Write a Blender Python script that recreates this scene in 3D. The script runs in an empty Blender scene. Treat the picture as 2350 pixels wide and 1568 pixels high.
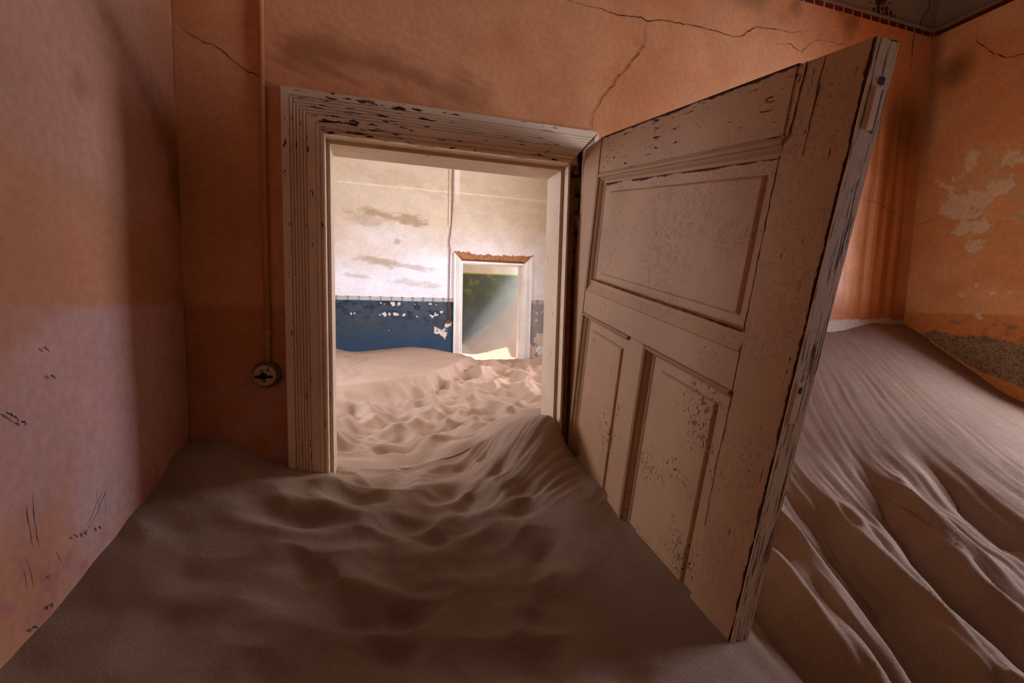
import bpy, bmesh, math, random
import numpy as np
from mathutils import Matrix, Vector

random.seed(7)
sc = bpy.context.scene
col = sc.collection
EYE = 1.9                                   # eye height above the buried floor; heights below are relative to the eye

# ------------------------------------------------------------------ camera, sky, sun, exposure
cam_d = bpy.data.cameras.new('camera')
cam_d.sensor_width = 36.0
cam_d.lens = 1034.874 / 2350 * 36
cam_d.clip_start = 0.02
cam = bpy.data.objects.new('camera', cam_d)
R = ((0.95624445, -0.29160526, 0.02372594), (-0.0039714, -0.09402532, -0.99556188), (0.29254192, 0.95190631, -0.09106927))
m = Matrix.Identity(4)
for k in range(3):
    m[k][0], m[k][1], m[k][2] = R[0][k], -R[1][k], -R[2][k]
m[2][3] = EYE
cam.matrix_world = m
col.objects.link(cam)
sc.camera = cam

world = bpy.data.worlds.new('sky')
sc.world = world
world.use_nodes = True
bg = world.node_tree.nodes['Background']
bg.inputs['Color'].default_value = (0.73, 0.775, 1.0, 1)
bg.inputs['Strength'].default_value = 32.0

sun_d = bpy.data.lights.new('sun', 'SUN')
sun_d.energy = 26.0
sun_d.angle = math.radians(0.6)
sun_d.color = (1.0, 0.92, 0.80)
sun = bpy.data.objects.new('sun', sun_d)
sun.rotation_euler = Vector((-0.62, -0.36, -0.72)).to_track_quat('-Z', 'Y').to_euler()
sun.location = (4, 9, 8)
col.objects.link(sun)

def portal(name, loc, direction, sx, sy):
    d = bpy.data.lights.new(name, 'AREA')
    d.shape = 'RECTANGLE'
    d.size, d.size_y = sx, sy
    d.cycles.is_portal = True
    o = bpy.data.objects.new(name, d)
    o.location = loc
    o.rotation_euler = Vector(direction).to_track_quat('-Z', 'Z').to_euler()
    col.objects.link(o)

vs = sc.view_settings
vs.view_transform = 'Standard'
vs.look = 'None'
vs.exposure = -0.10
vs.gamma = 1.0
vs.use_curve_mapping = False

# ------------------------------------------------------------------ helpers: noise, colour, mesh
def lin(r, g, b):
    f = lambda c: c / 12.92 if c <= 0.04045 else ((c + 0.055) / 1.055) ** 2.4
    return np.array([f(r / 255), f(g / 255), f(b / 255)])

def vnoise(x, y, seed=0):
    t = np.random.RandomState(seed).rand(256, 256)
    xi, yi = np.floor(x).astype(int), np.floor(y).astype(int)
    fx, fy = x - xi, y - yi
    fx = fx * fx * fx * (fx * (fx * 6 - 15) + 10)
    fy = fy * fy * fy * (fy * (fy * 6 - 15) + 10)
    g = lambda a, b: t[a & 255, b & 255]
    return (g(xi, yi) * (1 - fx) + g(xi + 1, yi) * fx) * (1 - fy) + (g(xi, yi + 1) * (1 - fx) + g(xi + 1, yi + 1) * fx) * fy

def fbm(x, y, octv=4, seed=0, gain=0.5):
    s, a, n = 0, 1, 0
    for i in range(octv):
        s = s + a * vnoise(x * 2 ** i + 17.3 * i, y * 2 ** i - 9.1 * i, seed + i)
        n += a
        a *= gain
    return s / n                                              # 0..1, mean .5

def cells(x, y, seed=0, jitter=0.9):
    """distance to the nearest of one random point per unit cell"""
    rs = np.random.RandomState(seed)
    px, py = rs.rand(256, 256), rs.rand(256, 256)
    xi, yi = np.floor(x).astype(int), np.floor(y).astype(int)
    best = np.full(x.shape, 9.0)
    for a in (-1, 0, 1):
        for b in (-1, 0, 1):
            i, j = xi + a, yi + b
            dx = i + 0.5 + (px[i & 255, j & 255] - 0.5) * jitter - x
            dy = j + 0.5 + (py[i & 255, j & 255] - 0.5) * jitter - y
            best = np.minimum(best, dx * dx + dy * dy)
    return np.sqrt(best)

def sstep(a, b, x):
    t = np.clip((x - a) / (b - a), 0, 1)
    return t * t * (3 - 2 * t)

def poly_sdf(x, y, pts):
    """signed distance to a polygon, negative inside"""
    d = np.full(x.shape, 1e9)
    s = np.ones(x.shape)
    n = len(pts)
    for i in range(n):
        ax, ay = pts[i]
        bx, by = pts[(i - 1) % n]
        ex, ey = bx - ax, by - ay
        wx, wy = x - ax, y - ay
        t = np.clip((wx * ex + wy * ey) / (ex * ex + ey * ey), 0, 1)
        d = np.minimum(d, (wx - ex * t) ** 2 + (wy - ey * t) ** 2)
        c1, c2, c3 = y >= ay, y < by, ex * wy > ey * wx
        s = np.where((c1 & c2 & c3) | (~c1 & ~c2 & ~c3), -s, s)
    return s * np.sqrt(d)

def line_dist(x, y, pts):
    d = np.full(x.shape, 1e9)
    for (ax, ay), (bx, by) in zip(pts[:-1], pts[1:]):
        ex, ey = bx - ax, by - ay
        t = np.clip(((x - ax) * ex + (y - ay) * ey) / (ex * ex + ey * ey + 1e-12), 0, 1)
        d = np.minimum(d, (x - ax - ex * t) ** 2 + (y - ay - ey * t) ** 2)
    return np.sqrt(d)

def mix(c, c2, m):
    return c * (1 - m[..., None]) + np.asarray(c2) * m[..., None]

def link(o, parent=None):
    col.objects.link(o)
    if parent is not None:
        o.parent = parent
    return o

def mesh_obj(name, verts, faces, mat, parent=None, smooth=False, rel=True):
    me = bpy.data.meshes.new(name)
    v = [(a, b, c + (EYE if (rel and parent is None) else 0)) for a, b, c in verts]
    me.from_pydata(v, [], faces)
    me.materials.append(mat)
    if smooth:
        me.polygons.foreach_set('use_smooth', [True] * len(me.polygons))
    me.update()
    return link(bpy.data.objects.new(name, me), parent)

def grid_obj(name, P, mat, colors=None, keep=None, parent=None, flip=False, smooth=True):
    """P: (n,m,3) array of points -> grid mesh; keep: (n-1,m-1) bool of faces to keep"""
    n, mm = P.shape[:2]
    P = P.copy()
    if parent is None:
        P[..., 2] += EYE
    idx = np.arange(n * mm).reshape(n, mm)
    q = np.stack([idx[:-1, :-1], idx[1:, :-1], idx[1:, 1:], idx[:-1, 1:]], -1)
    if flip:
        q = q[..., ::-1]
    q = q[keep] if keep is not None else q.reshape(-1, 4)
    used = np.zeros(n * mm, bool)
    used[q.ravel()] = True
    remap = np.cumsum(used) - 1
    q = remap[q]
    V = P.reshape(-1, 3)[used]
    me = bpy.data.meshes.new(name)
    me.vertices.add(len(V))
    me.vertices.foreach_set('co', V.astype(np.float32).ravel())
    me.loops.add(q.size)
    me.loops.foreach_set('vertex_index', q.astype(np.int32).ravel())
    me.polygons.add(len(q))
    me.polygons.foreach_set('loop_start', np.arange(0, q.size, 4, dtype=np.int32))
    me.polygons.foreach_set('loop_total', np.full(len(q), 4, np.int32))
    me.polygons.foreach_set('use_smooth', np.full(len(q), smooth, bool))
    me.update(calc_edges=True)
    if colors is not None:
        a = me.attributes.new('tint', 'FLOAT_COLOR', 'POINT')
        c = np.ones((len(V), 4), np.float32)
        c[:, :3] = colors.reshape(-1, 3)[used]
        a.data.foreach_set('color', c.ravel())
    me.materials.append(mat)
    me.validate()
    return link(bpy.data.objects.new(name, me), parent)

def boxes(blist):
    """list of (x0,y0,z0,x1,y1,z1) -> verts, faces"""
    V, F = [], []
    for x0, y0, z0, x1, y1, z1 in blist:
        b = len(V)
        V += [(x0, y0, z0), (x1, y0, z0), (x1, y1, z0), (x0, y1, z0), (x0, y0, z1), (x1, y0, z1), (x1, y1, z1), (x0, y1, z1)]
        F += [tuple(b + i for i in f) for f in ((0, 3, 2, 1), (4, 5, 6, 7), (0, 1, 5, 4), (1, 2, 6, 5), (2, 3, 7, 6), (3, 0, 4, 7))]
    return V, F

def box_obj(name, blist, mat, parent=None, bevel=0.0):
    V, F = boxes(blist)
    o = mesh_obj(name, V, F, mat, parent)
    if bevel:
        bm = bmesh.new()
        bm.from_mesh(o.data)
        bmesh.ops.bevel(bm, geom=bm.edges[:], offset=bevel, segments=2, affect='EDGES')
        bm.to_mesh(o.data)
        bm.free()
    return o

def tube_mesh(pts, r, seg=10, cap=True):
    V, F = [], []
    pts = [Vector(p) for p in pts]
    rr = r if isinstance(r, (list, tuple)) else [r] * len(pts)
    for i, p in enumerate(pts):
        t = (pts[min(i + 1, len(pts) - 1)] - pts[max(i - 1, 0)]).normalized()
        a = t.orthogonal().normalized() if i == 0 else (a - t * a.dot(t)).normalized()
        b = t.cross(a)
        for k in range(seg):
            w = 2 * math.pi * k / seg
            V.append(tuple(p + (a * math.cos(w) + b * math.sin(w)) * rr[i]))
    for i in range(len(pts) - 1):
        for k in range(seg):
            k2 = (k + 1) % seg
            F.append((i * seg + k, i * seg + k2, (i + 1) * seg + k2, (i + 1) * seg + k))
    if cap:
        F.append(tuple(range(seg))[::-1])
        F.append(tuple((len(pts) - 1) * seg + k for k in range(seg)))
    return V, F

def lathe(profile, seg=40):
    """profile of (radius, y) around the Y axis, y growing away from the viewer"""
    V, F = [], []
    for r, y in profile:
        for k in range(seg):
            w = 2 * math.pi * k / seg
            V.append((r * math.cos(w), y, r * math.sin(w)))
    for i in range(len(profile) - 1):
        for k in range(seg):
            k2 = (k + 1) % seg
            F.append((i * seg + k, (i + 1) * seg + k, (i + 1) * seg + k2, i * seg + k2))
    F.append(tuple(range(seg)))
    return V, F

def tag(o, label=None, cat=None, kind=None, group=None):
    if label: o['label'] = label
    if cat: o['category'] = cat
    if kind: o['kind'] = kind
    if group: o['group'] = group
    return o

def empty(name, loc, mat=None):
    o = bpy.data.objects.new(name, None)
    o.empty_display_size = 0.1
    link(o)
    if mat is not None:
        o.matrix_world = mat
    else:
        o.location = (loc[0], loc[1], loc[2] + EYE)
    return o

# ------------------------------------------------------------------ materials
class NT:
    def __init__(s, name):
        s.m = bpy.data.materials.new(name)
        s.m.use_nodes = True
        s.t = s.m.node_tree
        s.t.nodes.clear()
        s.out = s.n('ShaderNodeOutputMaterial')
        s.b = s.n('ShaderNodeBsdfPrincipled')
        s.t.links.new(s.b.outputs[0], s.out.inputs[0])
    def n(s, typ, **kw):
        x = s.t.nodes.new(typ)
        for k, v in kw.items():
            setattr(x, k, v)
        return x
    def set(s, sock, v):
        if isinstance(v, bpy.types.NodeSocket):
            s.t.links.new(v, sock)
        elif isinstance(v, (tuple, list, np.ndarray)):
            v = [float(q) for q in v]
            sock.default_value = v + [1.0] if (len(v) == 3 and sock.type == 'RGBA') else v
        else:
            sock.default_value = v
    def math(s, op, a, b=None, c=None, clamp=False):
        x = s.n('ShaderNodeMath', operation=op, use_clamp=clamp)
        for i, v in enumerate((a, b, c)):
            if v is not None: s.set(x.inputs[i], v)
        return x.outputs[0]
    def step(s, v, lo, hi, a=0.0, b=1.0):
        x = s.n('ShaderNodeMapRange', interpolation_type='SMOOTHSTEP')
        s.set(x.inputs[0], v); s.set(x.inputs[1], lo); s.set(x.inputs[2], hi); s.set(x.inputs[3], a); s.set(x.inputs[4], b)
        return x.outputs[0]
    def mix(s, f, a, b, mode='MIX'):
        x = s.n('ShaderNodeMix', data_type='RGBA', blend_type=mode)
        s.set(x.inputs[0], f); s.set(x.inputs[6], a); s.set(x.inputs[7], b)
        return x.outputs[2]
    def coord(s, scale=(1, 1, 1), rot=(0, 0, 0)):
        c = s.n('ShaderNodeTexCoord')
        mp = s.n('ShaderNodeMapping')
        s.t.links.new(c.outputs['Object'], mp.inputs[0])
        mp.inputs['Scale'].default_value = scale
        mp.inputs['Rotation'].default_value = rot
        return mp.outputs[0]
    def noise(s, vec, scale, detail=3.0, rough=0.5, dist=0.0):
        x = s.n('ShaderNodeTexNoise')
        s.set(x.inputs['Vector'], vec); s.set(x.inputs['Scale'], scale); s.set(x.inputs['Detail'], detail)
        s.set(x.inputs['Roughness'], rough); s.set(x.inputs['Distortion'], dist)
        return x.outputs[0]
    def vor(s, vec, scale, feature='F1', rnd=1.0):
        x = s.n('ShaderNodeTexVoronoi', feature=feature)
        s.set(x.inputs['Vector'], vec); s.set(x.inputs['Scale'], scale); s.set(x.inputs['Randomness'], rnd)
        return x.outputs['Distance']
    def sep(s, vec):
        x = s.n('ShaderNodeSeparateXYZ'); s.set(x.inputs[0], vec)
        return x.outputs
    def bump(s, h, dist, strength=1.0, normal=None):
        x = s.n('ShaderNodeBump')
        s.set(x.inputs['Height'], h); s.set(x.inputs['Distance'], dist); s.set(x.inputs['Strength'], strength)
        if normal is not None: s.set(x.inputs['Normal'], normal)
        return x.outputs[0]
    def finish(s, color, rough=0.9, normal=None, spec=0.25, metal=0.0):
        s.set(s.b.inputs['Base Color'], color); s.set(s.b.inputs['Roughness'], rough)
        s.set(s.b.inputs['Specular IOR Level'], spec); s.set(s.b.inputs['Metallic'], metal)
        if normal is not None: s.set(s.b.inputs['Normal'], normal)
        return s.m

def mat_plaster(name, bump=0.0025):
    t = NT(name)
    a = t.n('ShaderNodeAttribute', attribute_name='tint')
    v = t.coord()
    f = t.noise(v, 55, 5, 0.6)
    g = t.noise(v, 6, 6, 0.65)
    c = t.mix(1.0, a.outputs['Color'], t.mix(t.step(g, 0.3, 0.7), (0.93, 0.93, 0.93), (1.05, 1.05, 1.05)), 'MULTIPLY')
    c = t.mix(1.0, c, t.mix(t.step(f, 0.3, 0.7), (0.92, 0.92, 0.92), (1.06, 1.06, 1.06)), 'MULTIPLY')
    # tiny pits
    p = t.step(t.vor(v, 60), 0.05, 0.11)
    pit = t.step(t.noise(v, 9, 2), 0.58, 0.64)
    c = t.mix(t.math('MULTIPLY', pit, t.math('SUBTRACT', 1.0, p)), c, (0.16, 0.09, 0.05))
    h = t.math('ADD', t.math('MULTIPLY', f, 0.4), t.math('MULTIPLY', g, 1.0))
    return t.finish(c, 0.92, t.bump(h, bump, 0.6), 0.15)

def mat_plain(name, rgb, rough=0.9, var=0.15, scale=12, bump=0.001, metal=0.0, spec=0.25):
    t = NT(name)
    v = t.coord()
    f = t.noise(v, scale, 5, 0.6)
    rgb = np.asarray(rgb)
    c = t.mix(t.step(f, 0.25, 0.75), rgb * (1 - var), rgb * (1 + var))
    return t.finish(c, rough, t.bump(f, bump, 0.7), spec, metal)

def mat_paint(name, base, wood, chips=0.5, along='z', crackle=0.0, edge=None, streak=0.0, pock=0.0, fine=1.0):
    """old oil paint over wood: chips stretched along the grain, crackle, pocks"""
    t = NT(name)
    st = {'z': (1, 1, 0.16), 'x': (0.16, 1, 1)}[along]
    v = t.coord(st)
    o = t.coord()
    x, y, z = t.sep(o)
    big = t.noise(o, 3.0, 3, 0.6)
    c1 = t.noise(v, 110 * fine, 4, 0.62)
    thr = 0.74 - 0.16 * chips
    lo = t.math('SUBTRACT', thr + 0.10, t.math('MULTIPLY', big, 0.22))
    chip = t.step(t.math('SUBTRACT', c1, lo), 0.0, 0.02)
    if pock:
        pn = t.step(t.noise(o, 4.2, 4, 0.6), 0.60 - 0.1 * pock, 0.72 - 0.1 * pock)
        pk = t.step(t.noise(t.coord((1, 1, 0.55)), 170, 3, 0.6), 0.56, 0.62)
        chip = t.math('MAXIMUM', chip, t.math('MULTIPLY', pn, t.math('MULTIPLY', pk, 0.85)))
    if streak:
        s1 = t.noise(t.coord((1, 1, 0.035)), 330, 3, 0.6)
        s2 = t.noise(t.coord((1, 1, 0.06)), 45, 3, 0.6)
        sk = t.step(t.math('ADD', s1, t.math('MULTIPLY', s2, 0.5)), 0.86 - 0.1 * streak, 0.90 - 0.1 * streak)
        chip = t.math('MAXIMUM', chip, sk)
    if edge:
        # ragged worn arris: (axis, position, sign, width)
        for ax, pos, sgn, wid, amp in edge:
            q = {'x': x, 'z': z}[ax]
            n1 = t.noise(o, 16, 4, 0.7)
            d = t.math('MULTIPLY', t.math('SUBTRACT', q, pos), sgn)
            d = t.math('ADD', d, t.math('MULTIPLY', t.math('SUBTRACT', n1, 0.5), amp))
            chip = t.math('MAXIMUM', chip, t.step(d, -wid, -wid + 0.0025))
    tone = t.noise(o, 2.2, 4, 0.6)
    base = np.asarray(base)
    c = t.mix(t.step(tone, 0.3, 0.7), base * np.array([0.88, 0.86, 0.83]), base * np.array([1.06, 1.06, 1.05]))
    wv = t.noise(v, 60, 4, 0.6)
    wd = t.mix(t.step(wv, 0.3, 0.7), np.asarray(wood) * 0.45, np.asarray(wood) * 1.25)
    hgt = t.math('MULTIPLY', t.noise(v, 140, 3, 0.6), 0.25)
    if crackle:
        wq = t.n('ShaderNodeVectorMath', operation='ADD')
        nn = t.n('ShaderNodeTexNoise'); t.set(nn.inputs['Vector'], o); nn.inputs['Scale'].default_value = 40
        sc_ = t.n('ShaderNodeVectorMath', operation='SCALE'); t.set(sc_.inputs[0], nn.outputs['Color']); sc_.inputs['Scale'].default_value = 0.012
        t.set(wq.inputs[0], t.coord({'z': (1, 1, 0.6), 'x': (0.6, 1, 1)}[along])); t.set(wq.inputs[1], sc_.outputs[0])
        e = t.vor(wq.outputs[0], 210, 'DISTANCE_TO_EDGE')
        ck = t.math('SUBTRACT', 1.0, t.step(e, 0.0, 0.055))
        ck = t.math('MULTIPLY', ck, t.step(t.noise(o, 75, 3, 0.6), 0.44, 0.56))
        ck = t.math('MULTIPLY', ck, t.step(t.noise(o, 6, 4, 0.6), 0.36, 0.58))
        c = t.mix(t.math('MULTIPLY', ck, 0.55 * crackle), c, np.asarray(wood) * 0.5)
        hgt = t.math('SUBTRACT', hgt, t.math('MULTIPLY', ck, 0.45 * crackle))
    # scattered pin-head losses in the paint film
    pits = t.step(t.noise(t.coord({'z': (1, 1, 0.45), 'x': (0.45, 1, 1)}[along]), 260 * fine, 2, 0.5), 0.66, 0.70)
    pits = t.math('MULTIPLY', pits, t.step(t.noise(o, 11, 4, 0.65), 0.46, 0.62))
    chip = t.math('MAXIMUM', chip, t.math('MULTIPLY', pits, 0.8))
    c = t.mix(chip, c, wd)
    hgt = t.math('SUBTRACT', hgt, t.math('MULTIPLY', chip, 0.8))
    return t.finish(c, t.mix(chip, (0.62,) * 3, (0.9,) * 3), t.bump(hgt, 0.0016, 0.8), 0.25)

def mat_sand(name, base):
    t = NT(name)
    o = t.coord()
    base = np.asarray(base)
    a = t.n('ShaderNodeAttribute', attribute_name='tint')
    big = t.noise(o, 2.0, 5, 0.6)
    c = t.mix(1.0, a.outputs['Color'], t.mix(t.step(big, 0.3, 0.7), base * 0.92, base * 1.06), 'MULTIPLY')
    gr = t.noise(o, 420, 2, 0.7)
    c = t.mix(1.0, c, t.mix(t.step(gr, 0.3, 0.7), (0.80,) * 3, (1.18,) * 3), 'MULTIPLY')
    sp = t.vor(o, 150)
    on = t.step(t.noise(o, 37, 3, 0.6), 0.62, 0.66)
    c = t.mix(t.math('MULTIPLY', on, t.math('SUBTRACT', 1.0, t.step(sp, 0.10, 0.16))), c, (0.06, 0.04, 0.03))
    on2 = t.step(t.noise(o, 29, 3, 0.6), 0.68, 0.70)
    c = t.mix(t.math('MULTIPLY', on2, t.math('SUBTRACT', 1.0, t.step(t.vor(o, 120), 0.12, 0.17))), c, (0.7, 0.6, 0.48))
    h = t.math('ADD', t.math('MULTIPLY', gr, 0.5), t.math('MULTIPLY', t.noise(o, 90, 4, 0.6), 1.0))
    return t.finish(c, 0.95, t.bump(h, 0.0022, 0.55), 0.15)

M_PLASTER = mat_plaster('plaster')
M_RAWWALL = mat_plain('bare_wall', lin(150, 95, 60), 0.95, 0.15, 8, 0.002)
M_CEIL = mat_plain('ceiling_lime', lin(150, 138, 124), 0.95, 0.12, 5, 0.002)
M_WHITEWALL = mat_plain('whitewash', lin(205, 190, 170), 0.95, 0.1, 5, 0.002)
M_CRACK = mat_plain('crack_dark', lin(74, 44, 24), 1.0, 0.3, 60, 0.0)
M_DASH = mat_plain('stencil_red', lin(96, 38, 20), 0.95, 0.25, 60, 0.0005)
M_SCRATCH = mat_plain('scratch_grey', lin(66, 56, 58), 1.0, 0.3, 60, 0.0)
M_BRICK = mat_plain('brick', lin(186, 148, 108), 0.95, 0.45, 45, 0.006)
M_MORTAR = mat_plain('mortar', lin(70, 52, 36), 1.0, 0.4, 60, 0.006)
M_WOODBARE = mat_plain('bare_wood', lin(112, 66, 36), 0.85, 0.4, 40, 0.002)
WOOD = lin(70, 40, 24)
CREAM = lin(240, 218, 188)
M_CASING = mat_paint('casing_paint', CREAM, WOOD, 0.35, 'z')
M_CASING_HEAD = mat_paint('casing_paint_worn', CREAM, WOOD, 0.75, 'x')
M_LINING = mat_paint('lining_paint', lin(226, 200, 166), WOOD, 0.25, 'z')
M_LINING_HEAD = mat_paint('lining_paint_head', lin(224, 198, 164), WOOD, 0.35, 'x')
LEAF = lin(184, 144, 104)
RUST = lin(74, 34, 20)
M_STILE = mat_paint('leaf_paint_stile', LEAF, RUST, 0.45, 'z', crackle=1.0, edge=[('x', 1.066, 1, 0.005, 0.026)], pock=0.0)
M_HSTILE = mat_paint('leaf_paint_hinge', LEAF, RUST, 0.12, 'z', crackle=0.25)
M_RAIL = mat_paint('leaf_paint_rail', LEAF, RUST, 0.30, 'x', crackle=0.6)
M_TOPRAIL = mat_paint('leaf_paint_toprail', LEAF, RUST, 0.62, 'x', crackle=0.5, edge=[('z', 0.012, 1, 0.006, 0.02)])
M_MUNTIN = mat_paint('leaf_paint_muntin', LEAF, RUST, 0.15, 'z', crackle=0.3, pock=0.3)
M_PANEL = mat_paint('leaf_paint_panel', LEAF, RUST, 0.05, 'x', crackle=0.9, edge=[('z', -0.130, 1, 0.010, 0.034)])
M_LOWPANEL = mat_paint('leaf_paint_lowpanel', LEAF, RUST, 0.10, 'z', crackle=0.3, pock=0.9)
M_MOULD = mat_paint('leaf_paint_mould', lin(174, 136, 98), RUST, 0.25, 'x', crackle=0.2)
M_EDGE = mat_paint('leaf_edge_paint', lin(226, 202, 166), lin(112, 70, 46), 0.1, 'z', streak=0.55)
M_FARPAINT = mat_paint('far_paint', lin(240, 232, 220), lin(150, 100, 60), 0.15, 'z')
M_FARRAW = mat_plain('far_raw', lin(158, 108, 70), 0.95, 0.35, 30, 0.008)
M_SAND = mat_sand('sand', lin(176, 148, 124))
M_PIPE = mat_paint('pipe_paint', lin(206, 140, 92), lin(50, 36, 28), 0.15, 'z')
M_PIPECHIP = mat_paint('pipe_paint_chipped', lin(180, 140, 100), lin(34, 26, 22), 0.95, 'z', fine=0.35)
M_PORC = mat_paint('porcelain_worn', lin(196, 168, 140), lin(58, 22, 14), 0.15, 'z', fine=0.3)
M_BASE = mat_paint('switch_base_wood', lin(120, 78, 50), lin(44, 22, 14), 0.6, 'z', fine=0.4)
M_IRON = mat_plain('dark_iron', lin(44, 40, 38), 0.6, 0.3, 60, 0.001, 0.6)
M_ENAMEL = mat_plain('white_enamel', lin(238, 234, 228), 0.35, 0.04, 20, 0.0005, 0, 0.5)
M_CABLE = mat_plain('brown_cable', lin(128, 72, 44), 0.8, 0.2, 40, 0.0005)
M_STRAW = mat_plain('dry_straw', lin(150, 110, 70), 0.9, 0.2, 40, 0.0005)
M_CHIP = mat_plain('plaster_chip', lin(236, 226, 214), 0.9, 0.05, 40, 0.0008)

YW = 1.6            # face of the wall with the door
TH = 0.185          # its thickness
XL, XR = -0.549, 2.56
YF = 6.08           # face of the far wall
YT = 8.5            # face of the last wall
CORN = 1.318        # cornice height

# ------------------------------------------------------------------ walls of the near room
def crack_on(wall, pts, axis, offs, w=0.0016, name='crack', mat=None, seed=0, taper=True):
    """ragged dark ribbon lying on a wall; pts are (along, height)"""
    rs = np.random.RandomState(seed)
    P = []
    for (a, b), (c, d) in zip(pts[:-1], pts[1:]):
        L = math.hypot(c - a, d - b)
        n = max(2, int(L / 0.012))
        for i in range(n):
            t = i / n
            P.append((a + (c - a) * t + rs.normal(0, 0.0012), b + (d - b) * t + rs.normal(0, 0.0016)))
    P.append(pts[-1])
    V, F = [], []
    n = len(P)
    for i, (a, b) in enumerate(P):
        p, q = P[max(0, i - 1)], P[min(n - 1, i + 1)]
        dx, dz = q[0] - p[0], q[1] - p[1]
        L = math.hypot(dx, dz) or 1
        e = min(i, n - 1 - i) / max(1, n * 0.25)
        ww = 0.8 * w * (0.35 + 1.0 * rs.rand()) * (min(1, 0.25 + e) if taper else 1)
        for s in (-1, 1):
            u, v = a - dz / L * ww * s, b + dx / L * ww * s
            V.append((u, offs, v) if axis == 'y' else (offs, u, v))
    for i in range(n - 1):
        F.append((2 * i, 2 * i + 1, 2 * i + 3, 2 * i + 2))
    V = [(a, b, c + EYE) for a, b, c in V]
    o = mesh_obj(name, V, F, mat or M_CRACK, wall)
    return o

# wall with the doorway
xs = np.linspace(XL, XR, 640)
zs = np.linspace(-1.9, CORN + 0.02, 560)
zs = np.concatenate([np.linspace(-1.9, -0.8, 6)[:-1], np.linspace(-0.8, CORN + 0.02, 430)])
X, Z = np.meshgrid(xs, zs, indexing='ij')
HX0, HX1, HZ = -0.20, 0.80, 0.57
n1, n2, n3 = fbm(X * 3, Z * 3, 5, 1), fbm(X * 14, Z * 14, 4, 11), fbm(X * 40, Z * 6, 3, 21)
C = np.ones(X.shape + (3,)) * lin(226, 160, 108)
C = mix(C, lin(210, 140, 88), sstep(0.4, 0.7, n1))
C = mix(C, lin(230, 168, 118), sstep(0.35, 0.7, fbm(X * 1.3 + 5, Z * 2.2, 4, 31)) * 0.6)
# pinker limewash below the old dado seam, blotchy
low = sstep(-0.02, -0.06, Z + 0.012 * (n2 - 0.5))
C = mix(C, lin(180, 112, 76), low * 0.6)
C = mix(C, lin(196, 146, 128), low * sstep(-0.2, -0.45, Z + 0.3 * (n1 - 0.5)) * sstep(0.35, 0.6, n2) * 0.9)
# brown smear above the door
d = line_dist(X, Z, [(-0.24, 0.745), (-0.1, 0.765), (0.15, 0.725), (0.36, 0.675)])
C = mix(C, lin(158, 98, 60), sstep(0.07, 0.0, d + 0.06 * (n2 - 0.5) + 0.11 * (fbm(X * 4 + Z * 6, Z * 30 + X * 8, 5, 5) - 0.5)) * 0.62)
# pink window light painted in; rain-streaked brown band by the right corner
C = mix(C, lin(232, 188, 166), sstep(0.9, 1.6, X) * sstep(2.25, 2.05, X) * sstep(1.0, 0.55, Z) * 0.75)
stk = sstep(2.10, 2.28, X + 0.1 * (n3 - 0.5)) * sstep(2.56, 2.50, X)
C = mix(C, lin(156, 98, 48), stk * (0.35 + 0.65 * sstep(0.35, 0.65, fbm(X * 26, Z * 0.8, 3, 41))) * sstep(1.2, 0.7, Z) * 0.9)
C = mix(C, lin(84, 48, 24), sstep(0.16, 0.0, np.hypot((X - 2.43) * 0.8, (Z - 0.86) * 0.6) + 0.1 * (n1 - 0.5)) * 0.65)
C = mix(C, lin(150, 84, 36), sstep(0.12, -0.06, Z + 0.12 * (n1 - 0.5)) * sstep(1.9, 2.1, X) * 0.8)
raw = sstep(-0.045, -0.06, Z + 0.03 * (n2 - 0.5) - 0.02 * (X - 2.3)) * sstep(1.9, 2.0, X)
C = mix(C, lin(176, 158, 138), raw)
C = mix(C, lin(88, 62, 40), sstep(0.6, 0.75, fbm(X * 4, Z * 4, 4, 51)) * sstep(1.1, 1.3, Z) * 0.5)
Yp = YW + 0.0035 * (n1 - 0.5) + 0.0012 * (n2 - 0.5) + raw * 0.006
Yp = Yp + 0.0015 * sstep(-0.02, -0.03, Z)
xm, zm = (xs[:-1] + xs[1:]) / 2, (zs[:-1] + zs[1:]) / 2
XM, ZM = np.meshgrid(xm, zm, indexing='ij')
keep = ~((XM > HX0) & (XM < HX1) & (ZM < HZ))
wall_back = grid_obj('wall_back', np.stack([X, Yp, Z], -1), M_PLASTER, C, keep)
tag(wall_back, kind='structure')
crack_on(wall_back, [(0.666, 1.079), (0.735, 1.075), (0.805, 1.074), (0.878, 1.067), (0.971, 1.076), (1.002, 1.069), (1.066, 1.085), (1.145, 1.09), (1.226, 1.093), (1.31, 1.092), (1.396, 1.088), (1.443, 1.097), (1.473, 1.118), (1.513, 1.147), (1.569, 1.151), (1.638, 1.157), (1.697, 1.157), (1.755, 1.175), (1.807, 1.192)], 'y', YW - 0.003, 0.0017, seed=1)
crack_on(wall_back, [(1.002, 1.069), (0.998, 1.037), (0.995, 0.989), (0.969, 0.945), (0.942, 0.917), (0.925, 0.883), (0.889, 0.853), (0.872, 0.819), (0.846, 0.792), (0.82, 0.757), (0.807, 0.731), (0.79, 0.702), (0.784, 0.673), (0.789, 0.647), (0.753, 0.642), (0.735, 0.632)], 'y', YW - 0.003, 0.0017, seed=2)
crack_on(wall_back, [(1.62, 1.10), (1.70, 1.11), (1.76, 1.09), (1.808, 1.139), (1.856, 1.158), (1.919, 1.159), (1.983, 1.163), (2.022, 1.163), (2.10, 1.15)], 'y', YW - 0.003, 0.0011, seed=3)
crack_on(wall_back, [(-0.532, 0.761), (-0.502, 0.745), (-0.47, 0.729), (-0.448, 0.727), (-0.415, 0.706), (-0.387, 0.682), (-0.359, 0.666), (-0.333, 0.661), (-0.31, 0.642), (-0.288, 0.637), (-0.264, 0.634)], 'y', YW - 0.003, 0.0014, seed=4)
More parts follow.
